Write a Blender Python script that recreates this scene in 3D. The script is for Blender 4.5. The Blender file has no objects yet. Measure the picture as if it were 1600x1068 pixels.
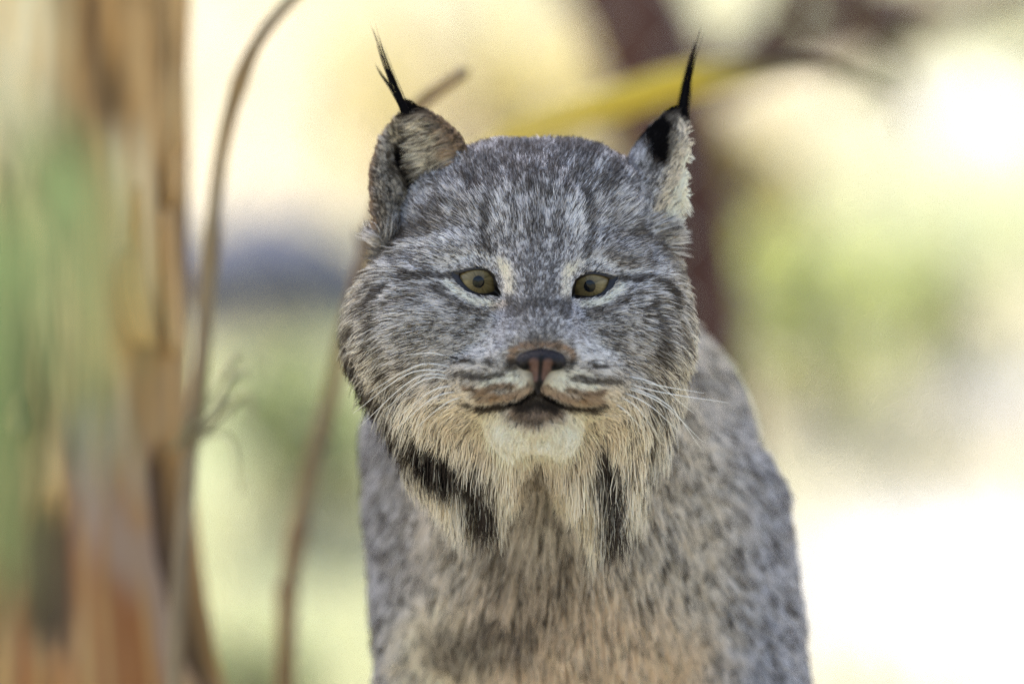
import bpy, math, random
import numpy as np
from mathutils import Vector, kdtree

# ------------------------------------------------------------------ camera, sky, sun, exposure
SC = bpy.context.scene
COL = SC.collection
D = 2.5                      # metres from the lens to the eyes of the lynx
S = 0.49 / 1600.0            # metres per sculpting unit (about a third of a millimetre)
GROUND_V = 2250.0            # sculpting-unit height of the ground under the paws
CZ = (GROUND_V - 534.0) * S  # height of lens axis

cam_d = bpy.data.cameras.new('camera')
cam = bpy.data.objects.new('camera', cam_d)
COL.objects.link(cam)
cam.location = (0, -D, CZ)
cam.rotation_euler = (math.radians(90), 0, 0)
cam_d.sensor_width = 36.0
cam_d.lens = 36.0 * D / 0.49
cam_d.clip_start = 0.05
cam_d.clip_end = 2000
cam_d.dof.use_dof = True
cam_d.dof.focus_distance = D + 0.004
cam_d.dof.aperture_fstop = 2.8
SC.camera = cam

SUN_EL, SUN_AZ = math.radians(50), math.radians(-22)     # azimuth from +Y (behind the lynx), negative = towards -X
sun_dir = Vector((math.sin(SUN_AZ) * math.cos(SUN_EL), math.cos(SUN_AZ) * math.cos(SUN_EL), math.sin(SUN_EL)))
world = bpy.data.worlds.new('World')
SC.world = world
world.use_nodes = True
wn = world.node_tree
wn.nodes.clear()
sky = wn.nodes.new('ShaderNodeTexSky')
sky.sky_type = 'NISHITA'
sky.sun_disc = False
sky.sun_elevation = SUN_EL
sky.sun_rotation = SUN_AZ
sky.air_density = 1.0
sky.dust_density = 4.0
sky.ozone_density = 0.6
bg = wn.nodes.new('ShaderNodeBackground')
bg.inputs['Strength'].default_value = 0.15
wo = wn.nodes.new('ShaderNodeOutputWorld')
wn.links.new(sky.outputs[0], bg.inputs[0])
wn.links.new(bg.outputs[0], wo.inputs[0])

sl = bpy.data.lights.new('sun', 'SUN')
sl.energy = 2.7
sl.angle = math.radians(0.5)
sl.color = (1.0, 0.95, 0.87)
so = bpy.data.objects.new('sun', sl)
COL.objects.link(so)
so.rotation_euler = sun_dir.to_track_quat('Z', 'Y').to_euler()
so.location = sun_dir * 30

SC.view_settings.view_transform = 'Standard'
SC.view_settings.look = 'None'
SC.view_settings.gamma = 1.0
SC.view_settings.use_curve_mapping = False
SC.view_settings.exposure = 1.6
SC.render.engine = 'CYCLES'
cy = SC.cycles
cy.use_denoising = True
cy.denoising_prefilter = 'NONE'
cy.use_adaptive_sampling = False
cy.max_bounces = 10
cy.diffuse_bounces = 4
cy.glossy_bounces = 5
cy.transmission_bounces = 8
cy.sample_clamp_indirect = 8
SC.cycles_curves.shape = 'RIBBONS'
SC.cycles_curves.subdivisions = 2

rng = np.random.default_rng(7)
random.seed(7)

# ------------------------------------------------------------------ small helpers
def lin(r, g, b):
    c = np.array((r, g, b), float) / 255.0
    return np.where(c <= 0.04045, c / 12.92, ((c + 0.055) / 1.055) ** 2.4)

def to_world(p):
    """sculpting units (right, down, away) -> metres"""
    p = np.asarray(p, float)
    return np.stack([(p[..., 0] - 800) * S, p[..., 2] * S, CZ - (p[..., 1] - 534) * S], -1)

def Cp(u, v, d):
    """a place measured at (u, v) and lying d further away than the eyes"""
    q = 1 + d * S / D
    return np.array((800 + (u - 800) * q, 534 + (v - 534) * q, d), float)

def at(u, v, y):
    """the same in metres, for things standing y metres beyond the lynx"""
    q = (D + y) / D
    return Vector(((u - 800) * S * q, y, CZ - (v - 534) * S * q))

def smooth(a, b, x):
    t = np.clip((x - a) / (b - a), 0, 1)
    return t * t * (3 - 2 * t)

def norm(a):
    return a / np.maximum(np.linalg.norm(a, axis=-1, keepdims=True), 1e-9)

def _hash(ix, iy, iz, seed):
    h = (ix.astype(np.uint32) * np.uint32(374761393) + iy.astype(np.uint32) * np.uint32(668265263)
         + iz.astype(np.uint32) * np.uint32(2147483647) + np.uint32(int(seed) * 3266489917 & 0xFFFFFFFF))
    h = (h ^ (h >> np.uint32(13))) * np.uint32(1274126177)
    h = h ^ (h >> np.uint32(16))
    return (h & np.uint32(0xFFFFFF)).astype(np.float64) / float(0xFFFFFF)

def noise(p, scale, seed=0):
    q = np.asarray(p, float) / scale + 1000.0
    i = np.floor(q).astype(np.int64)
    f = q - i
    f = f * f * (3 - 2 * f)
    out = 0
    for dx in (0, 1):
        wx = f[..., 0] if dx else 1 - f[..., 0]
        for dy in (0, 1):
            wy = f[..., 1] if dy else 1 - f[..., 1]
            for dz in (0, 1):
                wz = f[..., 2] if dz else 1 - f[..., 2]
                out = out + wx * wy * wz * _hash(i[..., 0] + dx, i[..., 1] + dy, i[..., 2] + dz, seed)
    return out

def fbm(p, scale, seed=0, octv=3):
    a, t, w = 0, 0, 1.0
    for k in range(octv):
        a = a + w * noise(p, scale / 2 ** k, seed + k * 17)
        t += w
        w *= 0.5
    return a / t

def tag(o, label=None, cat=None, group=None, kind=None):
    for k, val in (('label', label), ('category', cat), ('group', group), ('kind', kind)):
        if val:
            o[k] = val
    return o

def link(name, data, parent=None, mat=None):
    o = bpy.data.objects.new(name, data)
    COL.objects.link(o)
    if parent:
        o.parent = parent
    if mat and data is not None and not len(data.materials):
        data.materials.append(mat)
    return o

def empty(name, loc=(0, 0, 0)):
    o = bpy.data.objects.new(name, None)
    o.empty_display_size = 0.05
    o.location = loc
    COL.objects.link(o)
    return o

def mesh_np(name, V, F, smooth_sh=True):
    """F: (n,k) array or list of tuples"""
    me = bpy.data.meshes.new(name)
    V = np.asarray(V, np.float32)
    if isinstance(F, np.ndarray):
        n, k = F.shape
        me.vertices.add(len(V))
        me.vertices.foreach_set('co', V.ravel())
        me.loops.add(n * k)
        me.loops.foreach_set('vertex_index', F.astype(np.int32).ravel())
        me.polygons.add(n)
        me.polygons.foreach_set('loop_start', np.arange(0, n * k, k, dtype=np.int32))
        me.update(calc_edges=True)
    else:
        me.from_pydata([tuple(map(float, x)) for x in V], [], F)
    me.validate()
    me.polygons.foreach_set('use_smooth', np.full(len(me.polygons), smooth_sh))
    me.update()
    return me

def set_color(me, name, cols, dom='POINT'):
    a = me.attributes.new(name, 'FLOAT_COLOR', dom)
    c = np.ones((len(cols), 4), np.float32)
    c[:, :3] = cols
    a.data.foreach_set('color', c.ravel())

def new_mat(name):
    m = bpy.data.materials.new(name)
    m.use_nodes = True
    nt = m.node_tree
    nt.nodes.clear()
    out = nt.nodes.new('ShaderNodeOutputMaterial')
    return m, nt, out

def principled(nt, out, rough=0.7, spec=0.3):
    b = nt.nodes.new('ShaderNodeBsdfPrincipled')
    b.inputs['Roughness'].default_value = rough
    b.inputs['Specular IOR Level'].default_value = spec
    nt.links.new(b.outputs[0], out.inputs[0])
    return b

def noise_ramp(nt, stops, scale, stretch=(1, 1, 1), detail=6, rough=0.6, dist=0.0, offset=(0, 0, 0)):
    tc = nt.nodes.new('ShaderNodeTexCoord')
    mp = nt.nodes.new('ShaderNodeMapping')
    mp.inputs['Scale'].default_value = stretch
    mp.inputs['Location'].default_value = offset
    nz = nt.nodes.new('ShaderNodeTexNoise')
    nz.inputs['Scale'].default_value = scale
    nz.inputs['Detail'].default_value = detail
    nz.inputs['Roughness'].default_value = rough
    nz.inputs['Distortion'].default_value = dist
    rp = nt.nodes.new('ShaderNodeValToRGB')
    el = rp.color_ramp.elements
    while len(el) < len(stops):
        el.new(0.5)
    for e, (p, c) in zip(el, stops):
        e.position = p
        e.color = (*c, 1)
    nt.links.new(tc.outputs['Object'], mp.inputs[0])
    nt.links.new(mp.outputs[0], nz.inputs['Vector'])
    nt.links.new(nz.outputs[0], rp.inputs[0])
    return rp, nz

def bump(nt, b, src, strength=0.4, dist=0.01):
    bp = nt.nodes.new('ShaderNodeBump')
    bp.inputs['Strength'].default_value = strength
    bp.inputs['Distance'].default_value = dist
    nt.links.new(src, bp.inputs['Height'])
    nt.links.new(bp.outputs[0], b.inputs['Normal'])

def noise_mat(name, stops, scale, stretch=(1, 1, 1), rough=0.8, spec=0.2, bmp=0.4, bdist=0.01, **kw):
    m, nt, out = new_mat(name)
    b = principled(nt, out, rough, spec)
    rp, nz = noise_ramp(nt, stops, scale, stretch, **kw)
    nt.links.new(rp.outputs[0], b.inputs['Base Color'])
    if bmp:
        bump(nt, b, nz.outputs[0], bmp, bdist)
    return m

def leaf_mat(name, c1, c2, scale=9.0, trans=0.45):
    m, nt, out = new_mat(name)
    rp, nz = noise_ramp(nt, [(0.35, c1), (0.65, c2)], scale, detail=2)
    df = nt.nodes.new('ShaderNodeBsdfPrincipled')
    df.inputs['Roughness'].default_value = 0.55
    df.inputs['Specular IOR Level'].default_value = 0.25
    tr = nt.nodes.new('ShaderNodeBsdfTranslucent')
    mx = nt.nodes.new('ShaderNodeMixShader')
    mx.inputs[0].default_value = trans
    nt.links.new(rp.outputs[0], df.inputs['Base Color'])
    nt.links.new(rp.outputs[0], tr.inputs[0])
    nt.links.new(df.outputs[0], mx.inputs[1])
    nt.links.new(tr.outputs[0], mx.inputs[2])
    nt.links.new(mx.outputs[0], out.inputs[0])
    return m

def tube(pts, radii, sides=8, cap=True):
    """verts, faces of a tapered tube along pts"""
    pts = np.asarray(pts, float)
    n = len(pts)
    tan = norm(np.gradient(pts, axis=0))
    ref = np.array((0.31, 0.17, 0.93))
    a = norm(np.cross(tan, ref))
    b = np.cross(tan, a)
    th = np.linspace(0, 2 * math.pi, sides, endpoint=False)
    ring = np.cos(th)[None, :, None] * a[:, None, :] + np.sin(th)[None, :, None] * b[:, None, :]
    V = (pts[:, None, :] + ring * np.asarray(radii, float).reshape(n, 1, 1)).reshape(-1, 3)
    F = []
    for i in range(n - 1):
        for j in range(sides):
            k = (j + 1) % sides
            F.append((i * sides + j, i * sides + k, (i + 1) * sides + k, (i + 1) * sides + j))
    if cap:
        F.append(tuple(range(sides))[::-1])
        F.append(tuple((n - 1) * sides + j for j in range(sides)))
    return V, F

def spline(ctrl, n):
    """Catmull-Rom through control points"""
    c = np.asarray(ctrl, float)
    c = np.vstack([2 * c[0] - c[1], c, 2 * c[-1] - c[-2]])
    m = len(c) - 3
    t = np.linspace(0, m - 1e-6, n)
    i = t.astype(int)
    f = (t - i)[:, None]
    p0, p1, p2, p3 = c[i], c[i + 1], c[i + 2], c[i + 3]
    return 0.5 * (2 * p1 + (p2 - p0) * f + (2 * p0 - 5 * p1 + 4 * p2 - p3) * f ** 2 + (3 * p1 - p0 - 3 * p2 + p3) * f ** 3)

class Soup:
    """collects pieces of one mesh"""
    def __init__(self):
        self.V, self.F, self.n = [], [], 0
    def add(self, V, F):
        self.V.append(np.asarray(V, float))
        self.F += [tuple(i + self.n for i in f) for f in F]
        self.n += len(V)
    def build(self, name, mat, parent=None, sm=True):
        me = mesh_np(name, np.vstack(self.V), self.F, sm)
        return link(name, me, parent, mat)

# ------------------------------------------------------------------ implicit sculpting
def smin(a, b, k):
    h = np.clip(0.5 + 0.5 * (b - a) / k, 0, 1)
    return b + (a - b) * h - k * h * (1 - h)

def smax(a, b, k):
    return -smin(-a, -b, k)

def ell(p, c, r):
    q = p - np.asarray(c)
    r = np.asarray(r, float)
    k0 = np.linalg.norm(q / r, axis=-1)
    k1 = np.linalg.norm(q / (r * r), axis=-1)
    return k0 * (k0 - 1) / np.maximum(k1, 1e-9)

def cone(p, a, ra, b, rb):
    a = np.asarray(a, float)
    b = np.asarray(b, float)
    ab = b - a
    t = np.clip(((p - a) @ ab) / (ab @ ab), 0, 1)
    return np.linalg.norm(p - a - t[..., None] * ab, axis=-1) - (ra + (rb - ra) * t)

def surface_nets(f, lo, hi, h, coarse=4):
    lo = np.asarray(lo, float)
    n = np.ceil((np.asarray(hi, float) - lo) / (h * coarse)).astype(int)
    H = h * coarse
    ax = [lo[k] + np.arange(n[k] + 1) * H for k in range(3)]
    G = np.stack(np.meshgrid(*ax, indexing='ij'), -1)
    fc = f(G.reshape(-1, 3)).reshape(n + 1)
    N = n * coarse + 1
    # trilinear upsample of the coarse field
    fine = fc
    for k in range(3):
        t = np.arange(N[k]) / coarse
        i = np.minimum(t.astype(int), n[k] - 1)
        w = (t - i).reshape([-1 if q == k else 1 for q in range(3)])
        fine = np.take(fine, i, k) * (1 - w) + np.take(fine, i + 1, k) * w
    idx = np.argwhere(np.abs(fine) < H * 1.3)
    pts = lo + idx * h
    val = np.concatenate([f(pts[i:i + 400000]) for i in range(0, len(pts), 400000)])
    fine[idx[:, 0], idx[:, 1], idx[:, 2]] = val
    s = fine < 0
    cells = np.zeros(N - 1, np.int8)
    for dx in (0, 1):
        for dy in (0, 1):
            for dz in (0, 1):
                cells += s[dx:N[0] - 1 + dx, dy:N[1] - 1 + dy, dz:N[2] - 1 + dz]
    mix = (cells > 0) & (cells < 8)
    ci = np.argwhere(mix)
    vid = np.full(N - 1, -1, np.int64)
    vid[mix] = np.arange(len(ci))
    acc = np.zeros((len(ci), 3))
    cnt = np.zeros(len(ci))
    for a in range(3):
        o = [k for k in range(3) if k != a]
        for e1 in (0, 1):
            for e2 in (0, 1):
                b0 = np.zeros(3, int)
                b0[o[0]], b0[o[1]] = e1, e2
                b1 = b0.copy()
                b1[a] = 1
                p0, p1 = ci + b0, ci + b1
                f0 = fine[p0[:, 0], p0[:, 1], p0[:, 2]]
                f1 = fine[p1[:, 0], p1[:, 1], p1[:, 2]]
                m = (f0 < 0) != (f1 < 0)
                t = np.where(m, f0 / np.where(m, f0 - f1, 1), 0)
                acc += np.where(m[:, None], p0 + t[:, None] * (p1 - p0), 0)
                cnt += m
    V = lo + acc / cnt[:, None] * h
    F = []
    for a in range(3):
        o = [(a + 1) % 3, (a + 2) % 3]
        sl0 = [slice(None)] * 3
        sl1 = [slice(None)] * 3
        sl0[a], sl1[a] = slice(0, N[a] - 1), slice(1, N[a])
        e = np.argwhere(s[tuple(sl0)] != s[tuple(sl1)])
        ok = np.ones(len(e), bool)
        for k in o:
            ok &= (e[:, k] > 0) & (e[:, k] < N[k] - 1)
        e = e[ok]
        d1 = np.zeros(3, int); d1[o[0]] = 1
        d2 = np.zeros(3, int); d2[o[1]] = 1
        q = [e - d1 - d2, e - d2, e, e - d1]
        ids = np.stack([vid[x[:, 0], x[:, 1], x[:, 2]] for x in q], 1)
        inside = s[e[:, 0], e[:, 1], e[:, 2]]
        ids[~inside] = ids[~inside][:, ::-1]
        F.append(ids)
    return V, np.vstack(F)

def grad(f, p, e=1.0):
    g = np.zeros_like(p)
    for k in range(3):
        d = np.zeros(3)
        d[k] = e
        g[:, k] = f(p + d) - f(p - d)
    return g / (2 * e)

def project(f, p, it=2):
    for _ in range(it):
        g = grad(f, p)
        p = p - (f(p) / np.maximum((g * g).sum(-1), 0.2))[:, None] * g
    return p

def apparent(p):
    q = 1 + p[:, 2] * S / D
    return np.stack([800 + (p[:, 0] - 800) / q, 534 + (p[:, 1] - 534) / q], -1)

def seg_dist(uv, pts):
    pts = np.asarray(pts, float)
    best = np.full(len(uv), 1e9)
    if len(pts) == 1:
        return np.linalg.norm(uv - pts[0], axis=1)
    for a, b_ in zip(pts[:-1], pts[1:]):
        ab = b_ - a
        t = np.clip(((uv - a) @ ab) / (ab @ ab), 0, 1)
        best = np.minimum(best, np.linalg.norm(uv - a - t[:, None] * ab, axis=1))
    return best

def in_poly(uv, poly, grow=0.0):
    poly = np.asarray(poly, float)
    c = poly.mean(0)
    poly = c + (poly - c) * (1 + grow)
    ins = np.zeros(len(uv), bool)
    j = len(poly) - 1
    for i in range(len(poly)):
        a, b_ = poly[i], poly[j]
        cr = ((a[1] > uv[:, 1]) != (b_[1] > uv[:, 1])) & (uv[:, 0] < (b_[0] - a[0]) * (uv[:, 1] - a[1]) / (b_[1] - a[1] + 1e-9) + a[0])
        ins ^= cr
        j = i
    return ins

# ---- ears: cupped sheets
def frame(e2, e3):
    e2 = norm(np.array(e2, float))
    e3 = np.array(e3, float)
    e3 = norm(e3 - e2 * (e3 @ e2))
    return np.stack([np.cross(e2, e3), e2, e3])

EAR = [dict(o=Cp(671, 345, 132), M=frame((-0.17, -1, 0.10), (-0.13, 0, -0.98)), H=184, W=82, cup=76, cup1=18, th=9),
       dict(o=Cp(1008, 345, 200), M=frame((0.37, -0.93, 0.06), (0.80, 0.30, 0.42)), H=186, W=74, cup=84, cup1=16, th=9)]

def ear_local(p, E):
    return (p - E['o']) @ E['M'].T

def ear_sdf(p, E):
    q = ear_local(p, E)
    a, b, c = q[..., 0], q[..., 1], q[..., 2]
    t = np.clip(b / E['H'], 0, 1)
    W = E['W'] * np.maximum(1 - t ** 3.2, 1e-4) ** 0.75 + 2
    C = E['cup'] * (1 - t) + E['cup1'] * t
    x = a / E['W']
    cs = C * np.clip(x, -1.4, 1.4) ** 2 - C
    sl = np.sqrt(1 + (2 * C * x / E['W']) ** 2)
    f = np.abs(c - cs) / sl - E['th']
    f = smax(f, (np.abs(a) - W) * 0.75, 8)
    f = smax(f, b - E['H'], 8)
    return smax(f, -40 - b, 8)

EYES = [dict(c=Cp(746, 438.5, 35), R=38.0, iris=(746, 438.5), pupil=(747.5, 436),
             inner=[(717, 429), (729, 424.5), (746, 422), (760, 424.5), (768, 432), (771, 442), (772, 453), (764, 457), (752, 458), (737, 453), (724, 442)],
             outer=[(704, 426), (725, 421), (746, 418), (763, 420.5), (775, 431), (780, 447), (787, 466), (769, 463), (750, 463.5), (732, 458), (716, 444.5)]),
        dict(c=Cp(925, 443.5, 35), R=38.0, iris=(924.5, 444), pupil=(921.5, 439.5),
             inner=[(952, 436), (943, 432), (925, 429.5), (911, 433.5), (902.5, 439), (899.5, 449), (899, 459), (907, 461), (922, 462), (938, 457.5), (948, 447)],
             outer=[(967, 433), (946, 428), (925, 425), (907, 429.5), (897, 438), (892.5, 452), (890, 469), (905, 466.5), (923, 467.5), (942, 464), (956, 450)])]

def poly_sdf(uv, poly):
    c = np.asarray(poly, float)
    return np.where(in_poly(uv, c), -1, 1) * seg_dist(uv, list(c) + [c[0]])

def head_sdf(p, holes=True):
    q = p
    f = ell(q, Cp(826, 430, 205), (208, 190, 205))
    f = smin(f, ell(q, Cp(828, 335, 190), (178, 108, 150)), 50)
    f = smin(f, ell(q, Cp(908, 316, 195), (78, 82, 120)), 40)
    f = smin(f, ell(q, Cp(780, 322, 205), (66, 80, 110)), 40)
    f = smin(f, cone(q, Cp(835, 350, 66), 70, Cp(845, 536, -92), 44), 50)
    f = smin(f, ell(q, Cp(742, 402, 58), (66, 34, 46)), 30)
    f = smin(f, ell(q, Cp(930, 407, 58), (62, 34, 46)), 30)
    f = smin(f, ell(q, Cp(722, 510, 52), (100, 72, 76)), 50)
    f = smin(f, ell(q, Cp(952, 513, 52), (86, 72, 76)), 50)
    f = smin(f, ell(q, Cp(664, 512, 140), (98, 112, 116)), 60)
    f = smin(f, ell(q, Cp(990, 512, 140), (64, 112, 116)), 60)
    f = smin(f, ell(q, Cp(840, 575, -38), (90, 64, 84)), 50)
    f = smin(f, ell(q, Cp(783, 592, -70), (68, 44, 62)), 26)
    f = smin(f, ell(q, Cp(900, 594, -70), (62, 44, 62)), 26)
    f = smin(f, ell(q, Cp(748, 612, 14), (74, 50, 68)), 45)
    f = smin(f, ell(q, Cp(926, 614, 14), (64, 50, 68)), 45)
    f = smin(f, ell(q, Cp(835, 659, -60), (64, 42, 56)), 30)
    f = smin(f, ell(q, Cp(726, 622, 120), (92, 94, 104)), 50)
    f = smin(f, ell(q, Cp(946, 626, 120), (72, 94, 104)), 50)
    f = smin(f, ell(q, Cp(832, 668, 100), (132, 80, 100)), 45)
    lip = cone(q, Cp(752, 628, -78), 1, Cp(838, 612, -122), 1)
    lip = np.minimum(lip, cone(q, Cp(838, 612, -122), 1, Cp(922, 630, -78), 1))
    f = smax(f, -lip, 5)
    for E in EYES:
        f = smin(f, np.linalg.norm(q - E['c'], axis=-1) - (E['R'] + 2.5), 12)
    if holes:
        for E in EYES:
            m = (np.abs(q[..., 0] - E['c'][0]) < 90) & (np.abs(q[..., 1] - E['c'][1]) < 70) & (q[..., 2] < 90)
            if m.any():
                qq = q[m]
                hole = np.maximum(poly_sdf(apparent(qq), E['outer']) + 0.5, qq[:, 2] - E['c'][2] - 12)
                f = np.array(f)
                f[m] = smax(f[m], -hole, 2.5)
    for E in EAR:
        f = smin(f, ear_sdf(q, E), 14)
    return f

def body_sdf(p):
    q = p
    f = cone(q, Cp(830, 500, 330), 175, Cp(890, 760, 520), 235)
    f = smin(f, cone(q, Cp(925, 712, 800), 270, Cp(990, 800, 1650), 250), 80)
    f = smin(f, ell(q, Cp(885, 900, 520), (240, 250, 200)), 70)
    f = smin(f, cone(q, Cp(688, 700, 640), 120, Cp(697, 1260, 600), 92), 60)
    f = smin(f, cone(q, Cp(1078, 810, 640), 156, Cp(1130, 1200, 600), 150), 60)
    f = smin(f, cone(q, Cp(700, 1260, 600), 80, (700, 2120, 640), 62), 50)
    f = smin(f, cone(q, Cp(1120, 1200, 600), 105, (1120, 2120, 660), 64), 50)
    f = smin(f, ell(q, (700, 2185, 590), (82, 62, 115)), 30)
    f = smin(f, ell(q, (1120, 2185, 610), (82, 62, 115)), 30)
    for ux in (860, 1130):
        f = smin(f, ell(q, (ux, 1150, 1800), (140, 300, 240)), 80)
        f = smin(f, cone(q, (ux, 1400, 1740), 110, (ux, 1750, 1960), 60), 50)
        f = smin(f, cone(q, (ux, 1750, 1960), 60, (ux, 2150, 1880), 52), 40)
        f = smin(f, ell(q, (ux, 2190, 1800), (75, 56, 120)), 30)
    f = smin(f, cone(q, (990, 860, 2000), 60, (1000, 1040, 2180), 50), 40)
    return f

def lynx_sdf(p):
    return smin(head_sdf(p), body_sdf(p), 40)

# ================================================================== LARGE STRUCTURE: ground, trees, rocks
def bank(x, y):
    d = np.maximum(y - 3.2, 0)
    z = 0.245 * (np.sqrt(d * d + 0.64) - 0.8)
    z = 6.0 * (1 - np.exp(-z / 6.0)) + 0.06 * np.sin(x * 1.1 + 1) * smooth(4, 7, y)
    far = np.hypot(x, y)
    return z + smooth(60, 400, far) * 14 * np.sin(x * 0.011) ** 2

def ground_grid():
    def axis(a, b, fine0, fine1):
        far = np.geomspace(1, 900, 30)
        mid = np.linspace(fine0, fine1, 220)
        return np.unique(np.concatenate([fine0 - far, mid, fine1 + far]))
    xs = axis(0, 0, -10, 10)
    ys = axis(0, 0, -6, 40)
    X, Y = np.meshgrid(xs, ys, indexing='ij')
    P = np.stack([X, Y, bank(X, Y)], -1)
    near = (1 - smooth(60, 200, np.hypot(X, Y)))
    P[..., 2] += near * (fbm(np.stack([X, Y, X * 0], -1), 1.1, 3) - 0.5) * 0.06 * smooth(0.4, 1.5, np.hypot(X, Y - 0.3))
    nx, ny = len(xs), len(ys)
    i = np.arange(nx * ny).reshape(nx, ny)
    F = np.stack([i[:-1, :-1], i[1:, :-1], i[1:, 1:], i[:-1, 1:]], -1).reshape(-1, 4)
    return P.reshape(-1, 3), F

GV, GF = ground_grid()
m_ground, nt, out = new_mat('ground')
b = principled(nt, out, 0.95, 0.1)
r1, n1 = noise_ramp(nt, [(0.3, lin(158, 146, 126)), (0.52, lin(184, 172, 150)), (0.72, lin(198, 190, 172))], 2.6, detail=8)
r2, n2 = noise_ramp(nt, [(0.42, (0, 0, 0)), (0.6, (1, 1, 1))], 0.55, detail=4, offset=(3.1, 1.7, 0))
mx = nt.nodes.new('ShaderNodeMix')
mx.data_type = 'RGBA'
nt.links.new(r2.outputs[0], mx.inputs[0])
nt.links.new(r1.outputs[0], mx.inputs[6])
mx.inputs[7].default_value = (*lin(146, 152, 116), 1)
sa = nt.nodes.new('ShaderNodeAttribute')
sa.attribute_name = 'pale_patch'
mxs = nt.nodes.new('ShaderNodeMix')
mxs.data_type = 'RGBA'
nt.links.new(sa.outputs['Fac'], mxs.inputs[0])
nt.links.new(mx.outputs[2], mxs.inputs[6])
mxs.inputs[7].default_value = (*lin(176, 177, 180), 1)
nt.links.new(mxs.outputs[2], b.inputs['Base Color'])
bump(nt, b, n1.outputs[0], 0.6, 0.03)
def on_ground(u, v):
    """where the line of sight through (u, v) meets the ground"""
    ys = np.linspace(1.5, 40, 4000)
    q = (D + ys) / D
    X, Z = (u - 800) * S * q, CZ - (v - 534) * S * q
    k = int(np.argmax(Z < bank(X, ys))) if (Z < bank(X, ys)).any() else 3999
    return X[k], ys[k], Z[k]
gme = mesh_np('ground', GV, GF)
pale_amt = np.zeros(len(GV))  # how far the ground turns paler around set spots
for u, v, rx, ry in ((1420, 900, .36, .45), (1560, 1000, .4, .4), (1540, 190, .22, .6), (1600, 640, .15, .3)):
    x, y, z = on_ground(u, v)
    rr = np.hypot((GV[:, 0] - x) / rx, (GV[:, 1] - y) / ry) + (fbm(GV, .35, 9) - .5) * .7
    pale_amt = np.maximum(pale_amt, 1 - smooth(.15, 1.15, rr))
ga = gme.attributes.new('pale_patch', 'FLOAT', 'POINT')
ga.data.foreach_set('value', pale_amt.astype(np.float32))
tag(link('ground', gme, None, m_ground), kind='structure')

# dry grass: nobody could count it
def blades(pts, h, w, lean, rs):
    n = len(pts)
    az = rs.uniform(0, 2 * np.pi, n)
    side = np.stack([np.cos(az), np.sin(az), az * 0], -1)
    la = rs.uniform(0, 2 * np.pi, n)
    ln = np.stack([np.cos(la), np.sin(la), la * 0], -1) * (rs.uniform(0.1, 1, n) * lean)[:, None]
    hh = rs.uniform(0.5, 1, n)[:, None] * np.asarray(h).reshape(-1, 1)
    up = np.array((0, 0, 1.0))
    mid = pts + up * hh * 0.55 + ln * hh * 0.35
    tip = pts + up * hh * 0.95 + ln * hh
    ww = side * w
    V = np.stack([pts - ww - up * 0.02, pts + ww - up * 0.02, mid + ww * 0.7, mid - ww * 0.7, tip], 1).reshape(-1, 3)
    k = np.arange(n)[:, None] * 5
    F = [tuple(x) for x in (k + np.array((0, 1, 2, 3))).tolist()] + [tuple(x) for x in (k + np.array((3, 2, 4))).tolist()]
    return V, F

def gz(x, y):
    p = np.stack([x, y, x * 0], -1)
    return bank(x, y) + (fbm(p, 1.1, 3) - 0.5) * 0.06 * smooth(0.4, 1.5, np.hypot(x, y - 0.3))

m_straw = leaf_mat('straw', lin(182, 168, 134), lin(166, 158, 120), 1.4, 0.35)
rs = np.random.default_rng(11)
gy = rs.uniform(-1.6, 22, 26000)
gx = rs.uniform(-1, 1, 26000) * (0.9 + np.maximum(gy, 0) * 0.22)
keep = np.hypot(gx, gy - 0.2) > 0.5
for u, v, rx, ry in ((1420, 900, .36, .45), (1560, 1000, .4, .4), (1540, 190, .22, .6), (1600, 640, .15, .3)):
    x, y, z = on_ground(u, v)
    keep &= np.hypot((gx - x) / rx, (gy - y) / ry) > .45
gx, gy = gx[keep], gy[keep]
pts = np.stack([gx, gy, gz(gx, gy)], -1)
GBV, GBF = blades(pts, 0.12 + 0.10 * rs.random(len(gx)), 0.0028, 0.7, rs)
tag(link('dry_grass', mesh_np('dry_grass', GBV, GBF, False), None, m_straw), kind='stuff')

# ---------------------------------------------------------------- leaves and shrubs
def leaf_cloud(n, centre, radii, size, rs, shell=0.45, clumps=26):
    """leaf-sized faces in uneven clumps"""
    cc = norm(rs.normal(size=(clumps, 3))) * (shell + (1 - shell) * rs.random((clumps, 1)) ** 0.6)
    cc[:, 2] = np.maximum(cc[:, 2], -0.85)
    k = rs.integers(0, clumps, n)
    p = cc[k] + rs.normal(size=(n, 3)) * 0.15
    p = p * np.asarray(radii) + np.asarray(centre)
    nrm = norm(rs.normal(size=(n, 3)) + (0, 0, 0.5))
    a = norm(np.cross(nrm, rs.normal(size=(n, 3))))
    b_ = np.cross(nrm, a)
    L = size * rs.uniform(0.6, 1.25, (n, 1))
    V = np.stack([p - a * L, p + b_ * L * 0.45 + nrm * L * 0.12, p + a * L, p - b_ * L * 0.45 + nrm * L * 0.12], 1).reshape(-1, 3)
    F = (np.arange(n)[:, None] * 4 + np.arange(4)).astype(np.int32)
    return V, F

m_bark_shrub = noise_mat('shrub_bark', [(0.3, lin(92, 74, 60)), (0.7, lin(128, 108, 88))], 30, (1, 1, 0.2), bmp=0.5)

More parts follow.
